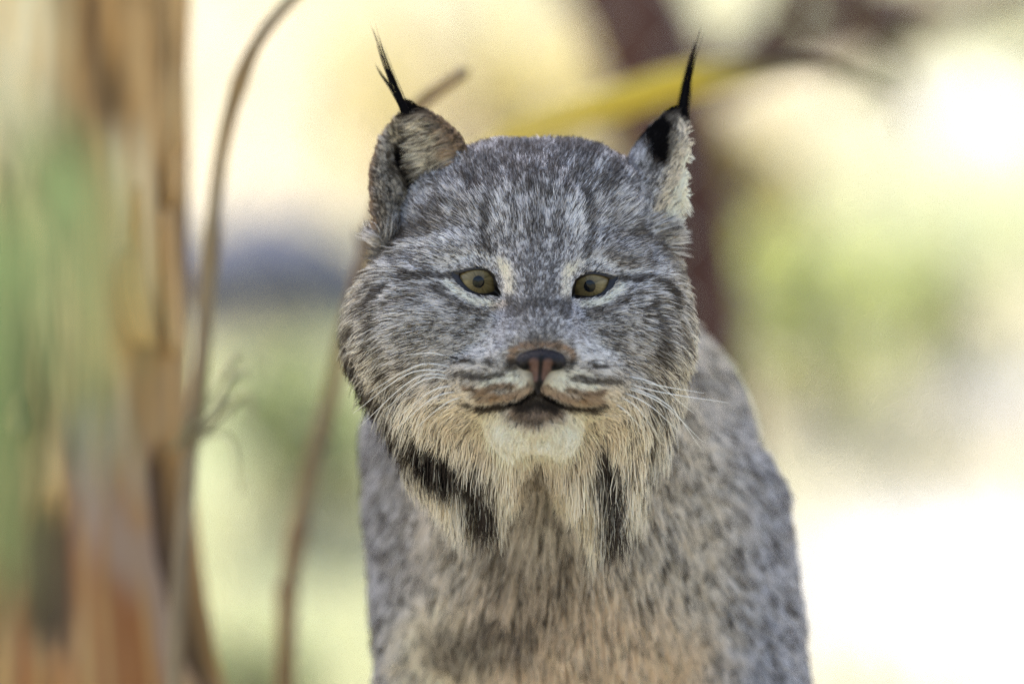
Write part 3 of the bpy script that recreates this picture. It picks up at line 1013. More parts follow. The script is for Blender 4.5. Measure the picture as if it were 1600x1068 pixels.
FACE_PAINT = [  # (polyline, inner radius, outer radius, colour, share of dark hairs, strength)
    # throat and ruff
    ([(690, 700), (760, 730), (838, 740), (900, 730), (960, 700)], 70, 120, 'tan', .05, .95),
    ([(760, 760), (838, 760), (910, 760)], 30, 60, 'tan', .04, .9),
    ([(640, 660), (690, 640), (730, 650)], 22, 50, 'tan', .28, .7),
    ([(1000, 660), (960, 640), (940, 660)], 22, 45, 'tan', .28, .7),
    ([(560, 640), (610, 690), (660, 740)], 14, 34, 'tan', .25, .7),
    ([(1040, 640), (1030, 700), (1010, 740)], 14, 34, 'pale', .25, .7),
    ([(582, 580), (618, 622), (660, 654), (704, 684), (744, 712), (768, 738)], 1, 25, 'black', .97, .92),
    ([(575, 640), (620, 680), (670, 712), (720, 745)], 10, 24, 'tan', .15, .85),
    ([(938, 690), (950, 715), (958, 740), (958, 775)], 1, 28, 'black', .97, .92),
    ([(1020, 660), (1000, 700)], 4, 12, 'dark', .7, .35),
    ([(1010, 590), (1000, 640), (1012, 690)], 4, 12, 'dark', .7, .4),
    ([(838, 705), (838, 740)], 3, 9, 'brown', .4, .5),
    # cheek bars
    ([(562, 540), (574, 570), (590, 600)], 9, 20, 'black', .9, .85),
    ([(606, 480), (608, 510), (624, 560), (638, 590)], 5, 14, 'dark', .7, .4),
    ([(572, 440), (566, 480), (574, 515)], 6, 15, 'dark', .7, .45),
    ([(630, 395), (660, 370), (700, 352)], 7, 16, 'brown', .7, .55),
    ([(580, 410), (610, 395), (640, 376)], 8, 16, 'dark', .7, .6),
    ([(706, 433), (670, 436), (640, 442), (612, 456), (600, 474)], 2.5, 9, 'dark', .85, .7),
    ([(700, 452), (660, 462), (630, 478)], 3, 9, 'brown', .6, .45),
    ([(964, 437), (1000, 441), (1020, 455), (1032, 480)], 2.5, 9, 'dark', .85, .7),
    ([(1004, 472), (1012, 510), (1008, 545)], 4, 12, 'dark', .85, .6),
    ([(985, 398), (1020, 410), (1045, 430)], 4, 11, 'dark', .7, .4),
    ([(965, 370), (1000, 380), (1030, 400)], 5, 13, 'brown', .75, .6),
    ([(945, 400), (975, 412), (1000, 420)], 4, 10, 'brown', .65, .5),
    ([(990, 566), (996, 590), (992, 620)], 3, 11, 'dark', .7, .35),
    # brow and forehead
    ([(768, 400), (762, 370), (764, 335), (772, 310)], 4, 10, 'dark', .78, .55),
    ([(912, 398), (918, 365), (914, 330), (905, 305)], 4, 10, 'dark', .78, .55),
    ([(800, 390), (806, 350), (800, 315)], 4, 11, 'dark', .7, .25),
    ([(870, 390), (868, 350), (876, 315)], 4, 11, 'dark', .7, .25),
    ([(836, 420), (836, 370), (838, 330)], 7, 18, 'dark', .68, .35),
    ([(735, 380), (726, 350), (735, 320)], 5, 13, 'brown', .7, .3),
    ([(948, 384), (955, 355), (945, 325)], 5, 13, 'brown', .7, .3),
    ([(810, 285), (800, 262)], 7, 16, 'dark', .8, .52), ([(860, 285), (868, 258)], 7, 16, 'dark', .8, .52),
    ([(770, 285), (775, 255)], 7, 16, 'dark', .78, .52), ([(905, 280), (915, 255)], 7, 16, 'dark', .78, .52),
    ([(745, 300), (735, 275)], 6, 14, 'dark', .78, .55), ([(836, 300), (836, 270)], 6, 14, 'dark', .78, .55),
    ([(940, 300), (955, 270)], 7, 15, 'dark', .78, .52), ([(835, 240), (800, 236)], 8, 16, 'dark', .7, .6),
    ([(880, 238), (925, 240)], 8, 16, 'dark', .75, .6), ([(700, 330), (680, 345), (660, 362)], 6, 14, 'dark', .7, .5),
    ([(785, 350), (782, 320)], 5, 12, 'pale', .2, .6), ([(895, 350), (893, 320)], 5, 12, 'pale', .2, .6), ([(905, 375), (890, 345)], 8, 18, 'pale', .2, .5),
    ([(700, 385), (740, 372)], 6, 15, 'pale', .25, .5), ([(650, 400), (700, 375)], 5, 12, 'pale', .25, .4),
    # bridge of the nose, darker with fine pepper
    ([(841, 425), (843, 490)], 18, 46, 'grey', .74, .85), ([(843, 500), (843, 526)], 14, 38, 'grey', .76, .75), ([(815, 482), (843, 476), (871, 482)], 3, 14, 'dark', .8, .5),
    ([(790, 490), (796, 510), (790, 530)], 10, 24, 'blue', .4, .6), ([(896, 490), (892, 510), (898, 530)], 10, 24, 'blue', .4, .6),
    ([(760, 540), (740, 555)], 12, 26, 'pale', .25, .6), ([(915, 545), (935, 560)], 12, 26, 'pale', .25, .6),
    # around the eyes
    ([(704, 443), (722, 458), (745, 470), (770, 474)], 2, 8.5, 'white', .1, .8),
    ([(793, 425), (798, 440), (797, 454)], 1, 17, 'cream', .12, .7), ([(784, 414), (794, 428)], 1, 13, 'cream', .12, .7),
    ([(790, 478), (776, 480)], 4, 10, 'peach', .3, .5),
    ([(720, 409), (750, 404), (772, 409)], 4, 9, 'pale', .3, .7),
    ([(964, 447), (950, 465), (930, 475), (908, 476)], 2, 8.5, 'white', .1, .8),
    ([(886, 425), (881, 442), (882, 457)], 1, 16, 'cream', .12, .7), ([(899, 417), (889, 428)], 1, 12, 'cream', .12, .7),
    ([(908, 416), (930, 411), (955, 417)], 4, 9, 'pale', .3, .7),
    ([(700, 465), (730, 482), (765, 492)], 3, 9, 'brown', .75, .5), ([(965, 470), (945, 484), (915, 490)], 3, 9, 'brown', .75, .5),
    ([(800, 472), (802, 490)], 5, 12, 'dark', .75, .6), ([(884, 474), (881, 492)], 5, 12, 'dark', .75, .6),
    # muzzle
    ([(803, 562), (805, 550), (820, 541), (845, 542), (868, 540), (886, 549), (890, 562)], 1.5, 8, 'orange', .2, .75),
    ([(803, 566), (805, 575)], 3, 8, 'dark', .9, .8), ([(888, 568), (886, 578)], 3, 8, 'dark', .9, .8),
    ([(770, 592), (800, 592), (818, 596)], 7, 16, 'white', .06, .8), ([(866, 596), (885, 592), (915, 596)], 7, 16, 'white', .06, .8),
    ([(808, 585), (822, 600)], 6, 13, 'white', .02, .9), ([(872, 587), (860, 600)], 6, 13, 'white', .02, .9),
    ([(720, 560), (735, 565), (748, 568)], 1.5, 5.5, 'black', .9, .7), ([(768, 567), (776, 571)], 1.5, 5.5, 'black', .9, .7),
    ([(722, 580), (745, 586), (765, 588), (792, 582)], 1.5, 5.5, 'dark', .9, .7), ([(738, 600), (760, 604), (785, 600), (806, 598)], 2.5, 6, 'rust', .5, .8),
    ([(916, 570), (926, 574), (936, 571)], 1.5, 5.5, 'black', .9, .7), ([(893, 588), (905, 590), (935, 592), (952, 588)], 1.5, 5.5, 'dark', .9, .7),
    ([(884, 602), (905, 608), (932, 606)], 2.5, 6, 'rust', .55, .8),
    ([(776, 621), (802, 614), (828, 602)], 4, 10, 'orange', .2, .62), ([(850, 603), (878, 616), (905, 623)], 4, 10, 'orange', .2, .62),
    ([(758, 612), (775, 616)], 5, 11, 'rust', .2, .7), ([(925, 618), (908, 618)], 5, 11, 'rust', .2, .7),
    # chin
    ([(828, 742), (848, 742)], 3, 24, 'brown', .3, .5),  # throat fur painted darker so the chin reads as lit
    ([(764, 648), (790, 662), (836, 672), (882, 662), (908, 648)], 8, 30, 'cream', .03, .9),
    ([(782, 672), (806, 690), (836, 700), (866, 690), (888, 672)], 5, 27, 'white', .0, 1.0),
    ([(814, 640), (836, 645), (860, 640)], 7, 23, 'rust', .5, .8),
    ([(816, 632), (838, 624), (862, 632)], 4, 13, 'black', .85, .95),
    ([(754, 630), (768, 632), (788, 631), (812, 624), (830, 614), (839, 609), (848, 615), (868, 626), (892, 632), (908, 633), (918, 631)], 1.5, 8, 'black', .93, .95),
    ([(740, 624), (756, 630)], 1, 8, 'dark', .75, .6), ([(932, 625), (916, 631)], 1, 8, 'dark', .75, .6),
]

def eval_coat(p, n, part):
    """colour of the pale hairs and the share of dark ones at places p"""
    uv = apparent(p)
    N = len(p)
    col = np.tile(K['grey'], (N, 1))
    dk = np.full(N, 0.42)
    warp = np.stack([fbm(p, 26, 31, 2) - .5, fbm(p, 26, 57, 2) - .5], -1)
    def paint(w, c, d):
        nonlocal col, dk
        col = col * (1 - w[:, None]) + K[c] * w[:, None]
        dk = dk * (1 - w) + d * w
    head = part == 0
    uvw = uv + warp * 9
    warp = warp * 1.6
    # general mottling of the head
    mot = fbm(p * (1, .6, 1), 13, 3, 3)
    dk = np.where(head, np.clip(0.52 + (mot - .5) * 1.15, 0.12, .88), dk)
    top = head * smooth(330, 270, uv[:, 1])
    dk = np.clip(dk + top * (0.34 + (fbm(p, 20, 71, 2) - .5) * 1.0), .05, .80)
    paint(head * smooth(500, 600, uv[:, 1]) * 0.5, 'tan', .3)
    edge = head * (smooth(640, 560, uv[:, 0]) + smooth(1010, 1060, uv[:, 0]))
    paint(edge * .5, 'tan', .42)
    front = head & (p[:, 2] < 330)
    for pts, r0, r1, c, d, st in FACE_PAINT:
        w = np.zeros(N)
        lo, hi = np.min(pts, 0) - r1 - 12, np.max(pts, 0) + r1 + 12
        m = front & (uv[:, 0] > lo[0]) & (uv[:, 0] < hi[0]) & (uv[:, 1] > lo[1]) & (uv[:, 1] < hi[1])
        if not m.any():
            continue
        k = 0.35 if r0 < 7 else 1.0
        w[m] = (1 - smooth(r0, r1, seg_dist(uv[m] + warp[m] * 9 * k, pts))) * st
        paint(w, c, d)
    # body
    bod = part == 1
    mb = fbm(p * (1, .7, 1), 26, 91, 3)
    spots = smooth(.54, .66, fbm(p, 20, 17, 2))
    dk = np.where(bod, np.clip(0.38 + (mb - .5) * .8 + spots * .12, .05, .9), dk)
    paint(bod * .55, 'tan', .38)
    side = bod * np.maximum(smooth(720, 590, uv[:, 0]), smooth(1080, 1200, uv[:, 0]))
    paint(side * .85, 'blue', .45)
    dk = np.where(side > .2, np.clip(dk + spots * .08, 0, .9), dk)
    paint(bod * (1 - smooth(50, 190, seg_dist(uvw, [(780, 1060), (870, 970), (990, 1060)]))) * .85, 'peach', .2)  # warm bounced light painted into the chest fur colour
    paint(bod * (1 - smooth(40, 120, seg_dist(uvw, [(700, 1000), (690, 1080)]))) * .7, 'cream', .2)
    paint(bod * (1 - smooth(30, 100, seg_dist(uvw, [(820, 850), (850, 880)]))) * .4, 'brown', .45)
    paint(bod * (1 - smooth(20, 60, seg_dist(uvw, [(720, 985), (800, 960)]))) * .6, 'brown', .6)
    # ears
    for k, E in enumerate(EAR):
        m = part == 2 + k
        if not m.any():
            continue
        q = ear_local(p, E)
        t = np.clip(q[:, 1] / E['H'], -.2, 1)
        inner = (n @ E['M'][2]) > 0.05
        W = E['W'] * np.maximum(1 - np.clip(t, 0, 1) ** 3.2, 1e-4) ** .75 + 2
        rim = np.clip(np.abs(q[:, 0]) / W, 0, 1.3)
        back = m & ~inner
        paint(back * 1.0, 'grey', .62)
        paint(back * (1 - smooth(.5, .95, rim)) * smooth(.35, .6, t) * .97, 'black', .98)
        paint(back * smooth(.62, .85, rim) * .85, 'tan', .2)
        paint((m & inner) * 1.0, 'tan', .56)
        if k == 0:
            qw = q + 10 * (np.stack([fbm(p, 18, z_, 2) for z_ in (5, 6, 7)], -1) - .5)
            hol = 1 - smooth(12, 34, seg_dist(qw[:, :2], [(-14, -20), (-12, 50), (-22, 104)]))
            paint((m & inner) * hol * .97, 'black', .96)  # shade inside the ear cup painted as black fur
            paint((m & inner) * (q[:, 0] < -40) * .6, 'grey', .5)
        paint(m * smooth(.74, .9, np.where(q[:, 0] < 0, rim - .12, rim)) * .85 * (k == 0), 'rust', .35)
        paint(m * smooth(.90, .97, t) * .95, 'black', .97)
        if k == 1:
            c = q[:, 2] + 6 * (fbm(p, 14, 8, 2) - .5)
            paint(m * 1.0, 'grey', .60)
            paint(m * (smooth(-62, -48, c) * .98 * smooth(.30, .5, t) * (1 - .85 * smooth(-62, -74, c) * (1 - smooth(.6, .8, t)))), 'black', .98)
            paint(m * smooth(-40, -24, c) * (1 - smooth(.80, .95, t)) * .95, 'tan', .15)
            paint(m * smooth(-16, -6, c) * (1 - smooth(.88, .97, t)) * .97, 'white', .03)
            paint(m * smooth(.90, .97, t) * .95, 'black', .97)
    return col, np.clip(dk, 0, 1)

def part_of(p):
    fh, fb = head_sdf(p), body_sdf(p)
    part = np.where(fh < fb, 0, 1)
    for k, E in enumerate(EAR):
        q = ear_local(p, E)
        e = ear_sdf(p, E)
        part = np.where((e < 4) & (q[:, 1] > -8), 2 + k, part)
    return part

# body mesh: finer over the face
def build_body():
    V, F = BV, TRI
    me = mesh_np('body', to_world(V) - LOFF, F)
    g = norm(grad(lynx_sdf, V))
    col, dk = eval_coat(V, g, part_of(V))
    set_color(me, 'coat', (col * (1 - dk[:, None]) + K['dark'] * dk[:, None]) * 0.6)
    m, nt, out = new_mat('undercoat')
    b = principled(nt, out, 0.95, 0.05)
    at_ = nt.nodes.new('ShaderNodeAttribute')
    at_.attribute_name = 'coat'
    nt.links.new(at_.outputs['Color'], b.inputs['Base Color'])
    return link('body', me, lynx, m)
body = build_body()

# ---- hair material
def hair_mat(name):
    m, nt, out = new_mat(name)
    h = nt.nodes.new('ShaderNodeBsdfHair')
    h.component = 'Reflection'
    h.inputs['RoughnessU'].default_value = 0.5
    h.inputs['RoughnessV'].default_value = 0.8
    d = nt.nodes.new('ShaderNodeBsdfDiffuse')
    mx = nt.nodes.new('ShaderNodeMixShader')
    mx.inputs[0].default_value = 0.65
    a = nt.nodes.new('ShaderNodeAttribute')
    a.attribute_name = 'hair_color'
    nt.links.new(a.outputs['Color'], h.inputs['Color'])
    nt.links.new(a.outputs['Color'], d.inputs['Color'])
    nt.links.new(h.outputs[0], mx.inputs[1])
    nt.links.new(d.outputs[0], mx.inputs[2])
    nt.links.new(mx.outputs[0], out.inputs[0])
    return m
m_fur = hair_mat('fur')

def hair_object(name, P, R, Cc, parent, mat):
    """P (n,k,3) sculpt units; R (n,k) radius in sculpt units; Cc (n,k,3) linear colour"""
    n, k = P.shape[:2]
    hc = bpy.data.hair_curves.new(name)
    hc.add_curves([k] * n)
    W = (to_world(P) - LOFF).astype(np.float32)
    hc.position_data.foreach_set('vector', W.ravel())
    a = hc.attributes.get('radius') or hc.attributes.new('radius', 'FLOAT', 'POINT')
    a.data.foreach_set('value', (R * S).astype(np.float32).ravel())
    c = hc.attributes.new('hair_color', 'FLOAT_COLOR', 'POINT')
    cc = np.ones((n, k, 4), np.float32)
    cc[..., :3] = np.clip(Cc, 0.002, 0.92)
    c.data.foreach_set('color', cc.ravel())
    hc.materials.append(mat)
    o = bpy.data.objects.new(name, hc)
    COL.objects.link(o)
    o.parent = parent
    return o

# ---- roots
A, B_, C_ = BV[TRI[:, 0]], BV[TRI[:, 1]], BV[TRI[:, 2]]
cen = (A + B_ + C_) / 3
nrm = np.cross(B_ - A, C_ - A)
area = np.linalg.norm(nrm, axis=1) / 2
nrm = norm(nrm)
cuv = apparent(cen)
cpart = part_of(cen)
# hairs per square unit
dens = np.where(cpart == 0, 0.40, np.where(cpart == 1, 0.16, 0.42))
facing = -nrm[:, 2]
dens = dens * np.where(facing < -0.25, 0.18, 1.0)
dens = np.where((cpart == 0) & (cen[:, 2] < 60) & (cuv[:, 1] > 380) & (cuv[:, 1] < 680), dens * 1.9, dens)
dens = np.where((cpart == 0) & (cen[:, 2] > 330), 0.05, dens)
dens = np.where((cpart == 1) & ((cuv[:, 1] > 1150) | (cen[:, 2] > 1100)), 0.022, dens)
dens = np.where((cpart == 1) & (cuv[:, 1] < 640) & (cuv[:, 0] > 600) & (cuv[:, 0] < 1060) & (cen[:, 2] < 700), 0.02, dens)
expn = area * dens
cnt = rng.poisson(expn)
tid = np.repeat(np.arange(len(TRI)), cnt)
r1_, r2_ = np.sqrt(rng.random(len(tid))), rng.random(len(tid))
P0 = A[tid] * (1 - r1_)[:, None] + B_[tid] * (r1_ * (1 - r2_))[:, None] + C_[tid] * (r1_ * r2_)[:, None]
P0 = project(lynx_sdf, P0, 1)
G = norm(grad(lynx_sdf, P0))
UV = apparent(P0)
PART = part_of(P0)

NOSE_OUT = [(808, 562), (812, 552), (826, 546), (846, 549), (866, 545), (879, 553), (882, 563), (876, 575), (862, 590), (850, 600), (841, 606), (831, 600), (820, 588), (813, 575)]
bald = np.zeros(len(P0), bool)
for E in EYES:
    bald |= in_poly(UV, E['outer'], 0.0) & (P0[:, 2] < 120)
bald |= in_poly(UV, NOSE_OUT, 0.04) & (P0[:, 2] < 0)
for a_ in ('P0', 'G', 'UV', 'PART'):
    globals()[a_] = globals()[a_][~bald]
N = len(P0)
print('hairs', N)

HEAD = PART == 0
BODY = PART == 1
flow = gauss_field(UV, FLOW, 34)
L = gauss_field(UV, LEN, 30)[:, 0]
# back of the head
bk = smooth(170, 300, P0[:, 2])[:, None]
flow = np.where(HEAD[:, None], flow * (1 - bk) + bk * np.stack([np.sign(UV[:, 0] - 825) * .2, .35 + 0 * L, .9 + 0 * L], -1), flow)
# body flow
bx = (UV[:, 0] - 890) / 300
bf = np.stack([bx * .45, .95 + 0 * bx, .25 + .35 * np.abs(bx)], -1)
bf = np.where((P0[:, 2] > 900)[:, None], np.array((0.1, .35, 1.0)), bf)
flow = np.where(BODY[:, None], bf, flow)
L = np.where(BODY, 42 + 26 * np.exp(-((UV[:, 0] - 870) / 160) ** 2), L)
L = np.where(BODY & (UV[:, 1] > 1250), 26, L)
EARI = np.zeros(N, bool)
for k, E in enumerate(EAR):
    m = PART == 2 + k
    q = ear_local(P0, E)
    inner = (G @ E['M'][2]) > 0.05
    t = np.clip(q[:, 1] / E['H'], 0, 1)
    W = E['W'] * np.maximum(1 - t ** 3.2, 1e-4) ** .75 + 2
    rim = np.abs(q[:, 0]) / W
    # back of the ear: towards the tip;  inside: long strands lying across the cup
    loc_b = np.stack([q[:, 0] / E['W'] * .3, 1 + 0 * t, 0 * t], -1)
    sgn = np.sign(q[:, 0] + 1e-6)
    loc_i = np.stack([-sgn * (.8 - .3 * t), -.45 + .5 * t, .35 + 0 * t], -1)
    if k == 0:
        # the long pale strands grow from the side next to the brow
        mside = (q[:, 0] > -18)
        mside = ((E['M'][0] * np.array((1, 0, 0))).sum() > 0) == (q[:, 0] > 0)
        away = -np.sign(E['M'][0][0])
        loc_i = np.where(mside[:, None], np.stack([away * .9 + 0 * t, -.40 + .75 * t, .25 + 0 * t], -1), np.stack([away * .25 + 0 * t, .55 + 0 * t, .3 + 0 * t], -1))
    loc = np.where(inner[:, None], loc_i, loc_b)
    fl = loc @ E['M']
    flow = np.where(m[:, None], fl, flow)
    Lb = 13 + 8 * (1 - t)
    Li = np.where(rim > .88, 13, np.where(q[:, 0] > 2, 30 + 30 * (1 - t), 16 + 8 * (1 - t)))
    if k == 1:
        Li = np.where(rim > .6, 14 + 14 * (1 - t), np.minimum(Li, 30))
    L = np.where(m, np.where(inner, Li, Lb), L)
    EARI |= m & inner
flow = norm(flow)
wob = np.stack([fbm(P0, 16, s_, 2) - .5 for s_ in (201, 202, 203)], -1) * 1.1 + np.stack([noise(P0, 60, s_) - .5 for s_ in (211, 212, 213)], -1) * .5
flow = norm(flow + wob * np.where(HEAD, .55, .75)[:, None] + rng.normal(size=(N, 3)) * .12)
tang = norm(flow - G * (flow * G).sum(-1, keepdims=True))
hang = (smooth(655, 730, UV[:, 1]) * HEAD * .85)[:, None]        # long ruff hair hangs instead of hugging the throat
tang = norm(tang * (1 - hang) + norm(flow + G * .15) * hang)
L = L * np.where(L > 60, rng.uniform(.4, 1.2, N), rng.uniform(.65, 1.15, N)) * (0.55 + .9 * fbm(P0 * (1, .45, 1), 20, 5, 2))
L = np.where(HEAD & (UV[:, 1] > 690), L * (1 - .55 * np.exp(-((UV[:, 0] - 838) / 30) ** 2)) * (1 + .25 * np.exp(-((UV[:, 0] - 780) / 30) ** 2) + .3 * np.exp(-((UV[:, 0] - 945) / 40) ** 2)), L)
lift = np.where(HEAD, 0.42, 0.34) * rng.uniform(.7, 1.3, N)
lift = np.where(EARI, .55, lift)
lift = lift + .16 * HEAD * np.clip(smooth(640, 560, UV[:, 0]) + smooth(1000, 1060, UV[:, 0]), 0, 1) * rng.uniform(0, 1.5, N)
near_eye = np.zeros(N)
for E in EYES:
    near_eye = np.maximum(near_eye, smooth(26, 6, seg_dist(UV, E['outer'] + [E['outer'][0]])) * (P0[:, 2] < 120))
lift = lift * (1 - near_eye * .3)
L = L * (1 - near_eye * .35)
grav = np.where(HEAD, smooth(30, 100, L) * .5, .22)
KP = 6
tt = np.linspace(0, 1, KP)
HP = np.zeros((N, KP, 3))
HP[:, 0] = P0 - G * (1.2 - .9 * near_eye)[:, None]
down = np.array((0, 1.0, 0))
cur = HP[:, 0].copy()
for k in range(1, KP):
    f_ = (k - .5) / (KP - 1)
    lf = (lift * (1.25 - .95 * f_))[:, None]
    dr = norm(tang * (1 - lf) + G * lf + down * (grav * f_ * 1.3)[:, None])
    cur = cur + dr * (L / (KP - 1))[:, None]
    HP[:, k] = cur

# ---- clumping: hairs lean to a neighbouring guide hair towards their tips
gsel = rng.random(N) < np.where(BODY, 1 / 26.0, np.where(HEAD, np.where(L > 50, 1 / 30.0, 1 / 16.0), 1 / 22.0))
gi = np.flatnonzero(gsel)
kd = kdtree.KDTree(len(gi))
for j, i_ in enumerate(gi):
    kd.insert(P0[i_], j)
kd.balance()
near = np.fromiter((kd.find(x)[1] for x in P0), np.int64, N)
gd = gi[near]
ratio = (L / L[gd])[:, None, None]
gcurve = HP[gd, :1] + (HP[gd] - HP[gd, :1]) * ratio
same = (PART == PART[gd])
cw = (np.where(HEAD, .38 + .25 * smooth(35, 90, L), .5) * rng.uniform(.5, 1.1, N) * same)[:, None, None] * (tt ** 1.3)[None, :, None]
HP = HP * (1 - cw) + gcurve * cw
HP[:, 1:] += rng.normal(size=(N, KP - 1, 3)) * (L * .012)[:, None, None] * tt[1:, None]

# ---- colours along each hair (banded guard hairs)
cA, dk = eval_coat(P0, G, PART)
clump_r = _hash(near, near * 3 + 1, near * 7 + 5, 4)
pick = 0.55 * rng.random(N) + 0.45 * clump_r
darkh = pick < (0.15 + .7 * dk) * np.where(dk < .03, .1, 1)
darkh = np.where(dk > .9, rng.random(N) < dk, darkh)
val = rng.uniform(.78, 1.18, N)[:, None]
dcol = np.where((dk > .9)[:, None], K['black'], K['dark'] * .88 + K['brown'] * .12)
soft = np.where(dk > .82, 1.0, rng.uniform(.65, 1.0, N))[:, None]
tipc = np.where(darkh[:, None], dcol * soft + (cA * .5 + K['brown'] * .5) * (1 - soft), cA) * val
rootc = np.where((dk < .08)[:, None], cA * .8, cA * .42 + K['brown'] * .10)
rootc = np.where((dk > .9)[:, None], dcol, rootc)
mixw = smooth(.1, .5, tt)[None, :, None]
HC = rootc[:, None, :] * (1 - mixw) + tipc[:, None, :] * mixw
pt = (smooth(.5, 1.0, tt)[None, :] * (HEAD & ~darkh & (L > 55))[:, None])[..., None] * .5      # bleached tips of the ruff
HC = HC * (1 - pt) + K['white'] * pt
# a pale band under dark tips in the grey coat
band = (np.exp(-((tt - .55) / .16) ** 2)[None, :] * (darkh & (dk < .85) & (rng.random(N) < .6))[:, None])[..., None] * .6
HC = HC * (1 - band) + cA[:, None, :] * band
r0 = np.where(HEAD, np.clip(.34 + L * .006, .34, .85), np.where(BODY, 1.0, .55)) * rng.uniform(.8, 1.2, N)
HR = r0[:, None] * np.array((1.0, 1.0, .95, .8, .55, .15))[None, :]
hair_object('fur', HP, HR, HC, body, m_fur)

# ---- ear tufts
def tuft(ctrl, n, spread, seed, side=None):
    rs = np.random.default_rng(seed)
    kp = 9
    base = spline(ctrl, kp)
    Lh = np.linalg.norm(np.diff(base, axis=0), axis=1).sum()
    P = np.zeros((n, kp, 3))
    fr = np.where(rs.random(n) < .2, rs.uniform(.7, 1.02, n), rs.uniform(.3, .85, n))
    off = rs.normal(size=(n, 3)) * (1.0, .7, 1.0)
    strand = rs.integers(0, 7, n)
    so = rs.normal(size=(7, 3))
    for k in range(kp):
        tk = fr * k / (kp - 1) * (kp - 1)
        i = np.minimum(tk.astype(int), kp - 2)
        f = (tk - i)[:, None]
        c = base[i] * (1 - f) + base[i + 1] * f
        w = spread * (1.0 - .65 * (k / (kp - 1)) * fr)[:, None]
        P[:, k] = c + off * w + so[strand] * spread * .9 * (fr * k / (kp - 1))[:, None]
    return P
def tuft_object(ctrls, seed, label):
    P = np.vstack([tuft(c, n, sp, seed + j) for j, (c, n, sp) in enumerate(ctrls)])
    R = np.full(P.shape[:2], .45) * np.array((1, 1, 1, .95, .9, .8, .65, .45, .15))
    Cc = np.tile(lin(20, 19, 21), P.shape[:2] + (1,)) * np.random.default_rng(seed).uniform(.6, 1.8, (len(P), 1, 1))
    return tag(hair_object('ear_tuft', P, R, Cc, lynx, m_fur), label)
tuft_object([([Cp(634, 175, 128), Cp(622, 145, 128), Cp(603, 95, 128), Cp(584, 34, 128)], 120, 3.4),
             ([Cp(630, 170, 128), Cp(612, 140, 128), Cp(592, 112, 128), Cp(581, 90, 128)], 26, 1.8)], 3, 'slender black tuft of the ear facing the lens')
tuft_object([([Cp(1064, 196, 215), Cp(1069, 160, 216), Cp(1078, 105, 216), Cp(1095, 46, 216)], 180, 4.6)], 9, 'black tuft of the ear turned sideways')

# ---- eyes
m_eye, nt, out = new_mat('eye')
b = principled(nt, out, 0.3, 0.0)
b.inputs['Coat Weight'].default_value = 0.8
b.inputs['Coat Roughness'].default_value = 0.02
b.inputs['Coat IOR'].default_value = 1.4
tc = nt.nodes.new('ShaderNodeTexCoord')
sep = nt.nodes.new('ShaderNodeSeparateXYZ')
nt.links.new(tc.outputs['Object'], sep.inputs[0])
def math_n(op, *ins):
    n_ = nt.nodes.new('ShaderNodeMath')
    n_.operation = op
    for i_, x in enumerate(ins):
        if isinstance(x, (int, float)):
            n_.inputs[i_].default_value = x
        else:
            nt.links.new(x, n_.inputs[i_])
    return n_.outputs[0]
# object space: unit eyeball, -Y is the way the eye looks
xx = math_n('MULTIPLY', sep.outputs[0], sep.outputs[0])
zz_ = math_n('MULTIPLY', sep.outputs[2], sep.outputs[2])
rad = math_n('SQRT', math_n('ADD', xx, zz_))
nz = nt.nodes.new('ShaderNodeTexNoise')
nz.inputs['Scale'].default_value = 5.0
nz.inputs['Detail'].default_value = 6
nt.links.new(tc.outputs['Object'], nz.inputs['Vector'])
rp = nt.nodes.new('ShaderNodeValToRGB')
el = rp.color_ramp.elements
for _ in range(5):
    el.new(.5)
for e, (p_, c_) in zip(el, [(0.0, (0.004, 0.005, 0.008)), (0.235, (0.002, 0.003, 0.005)), (0.262, lin(106, 94, 66)), (0.5, lin(132, 118, 84)), (0.74, lin(114, 100, 70)), (0.82, lin(60, 48, 30)), (0.88, (0.006, 0.005, 0.005))]):
    e.position = p_
    e.color = (*c_, 1)
nt.links.new(math_n('ADD', rad, math_n('MULTIPLY', math_n('SUBTRACT', nz.outputs[0], .5), .05)), rp.inputs[0])
nz2 = nt.nodes.new('ShaderNodeTexNoise')      # radial fibres of the iris
nz2.inputs['Scale'].default_value = 1.0
nz2.inputs['Detail'].default_value = 5
cmb = nt.nodes.new('ShaderNodeCombineXYZ')
rs_ = math_n('MAXIMUM', rad, .02)
nt.links.new(math_n('MULTIPLY', math_n('DIVIDE', sep.outputs[0], rs_), 7.0), cmb.inputs[0])
nt.links.new(math_n('MULTIPLY', rad, 2.5), cmb.inputs[1])
nt.links.new(math_n('MULTIPLY', math_n('DIVIDE', sep.outputs[2], rs_), 7.0), cmb.inputs[2])
nt.links.new(cmb.outputs[0], nz2.inputs['Vector'])
rpf = nt.nodes.new('ShaderNodeValToRGB')
rpf.color_ramp.elements[0].position = .3
rpf.color_ramp.elements[0].color = (.42, .42, .40, 1)
rpf.color_ramp.elements[1].position = .68
rpf.color_ramp.elements[1].color = (1.0, 1.0, 1.0, 1)
nt.links.new(nz2.outputs[0], rpf.inputs[0])
mxe = nt.nodes.new('ShaderNodeMix')
mxe.data_type = 'RGBA'
mxe.blend_type = 'MULTIPLY'
mxe.inputs[0].default_value = .9
nt.links.new(rp.outputs[0], mxe.inputs[6])
nt.links.new(rpf.outputs[0], mxe.inputs[7])
nt.links.new(mxe.outputs[2], b.inputs['Base Color'])

m_lid = noise_mat('eyelid_skin', [(0.3, lin(20, 17, 17)), (0.7, lin(34, 28, 27))], 900, rough=0.45, spec=0.4, bmp=0.2, bdist=0.0005)

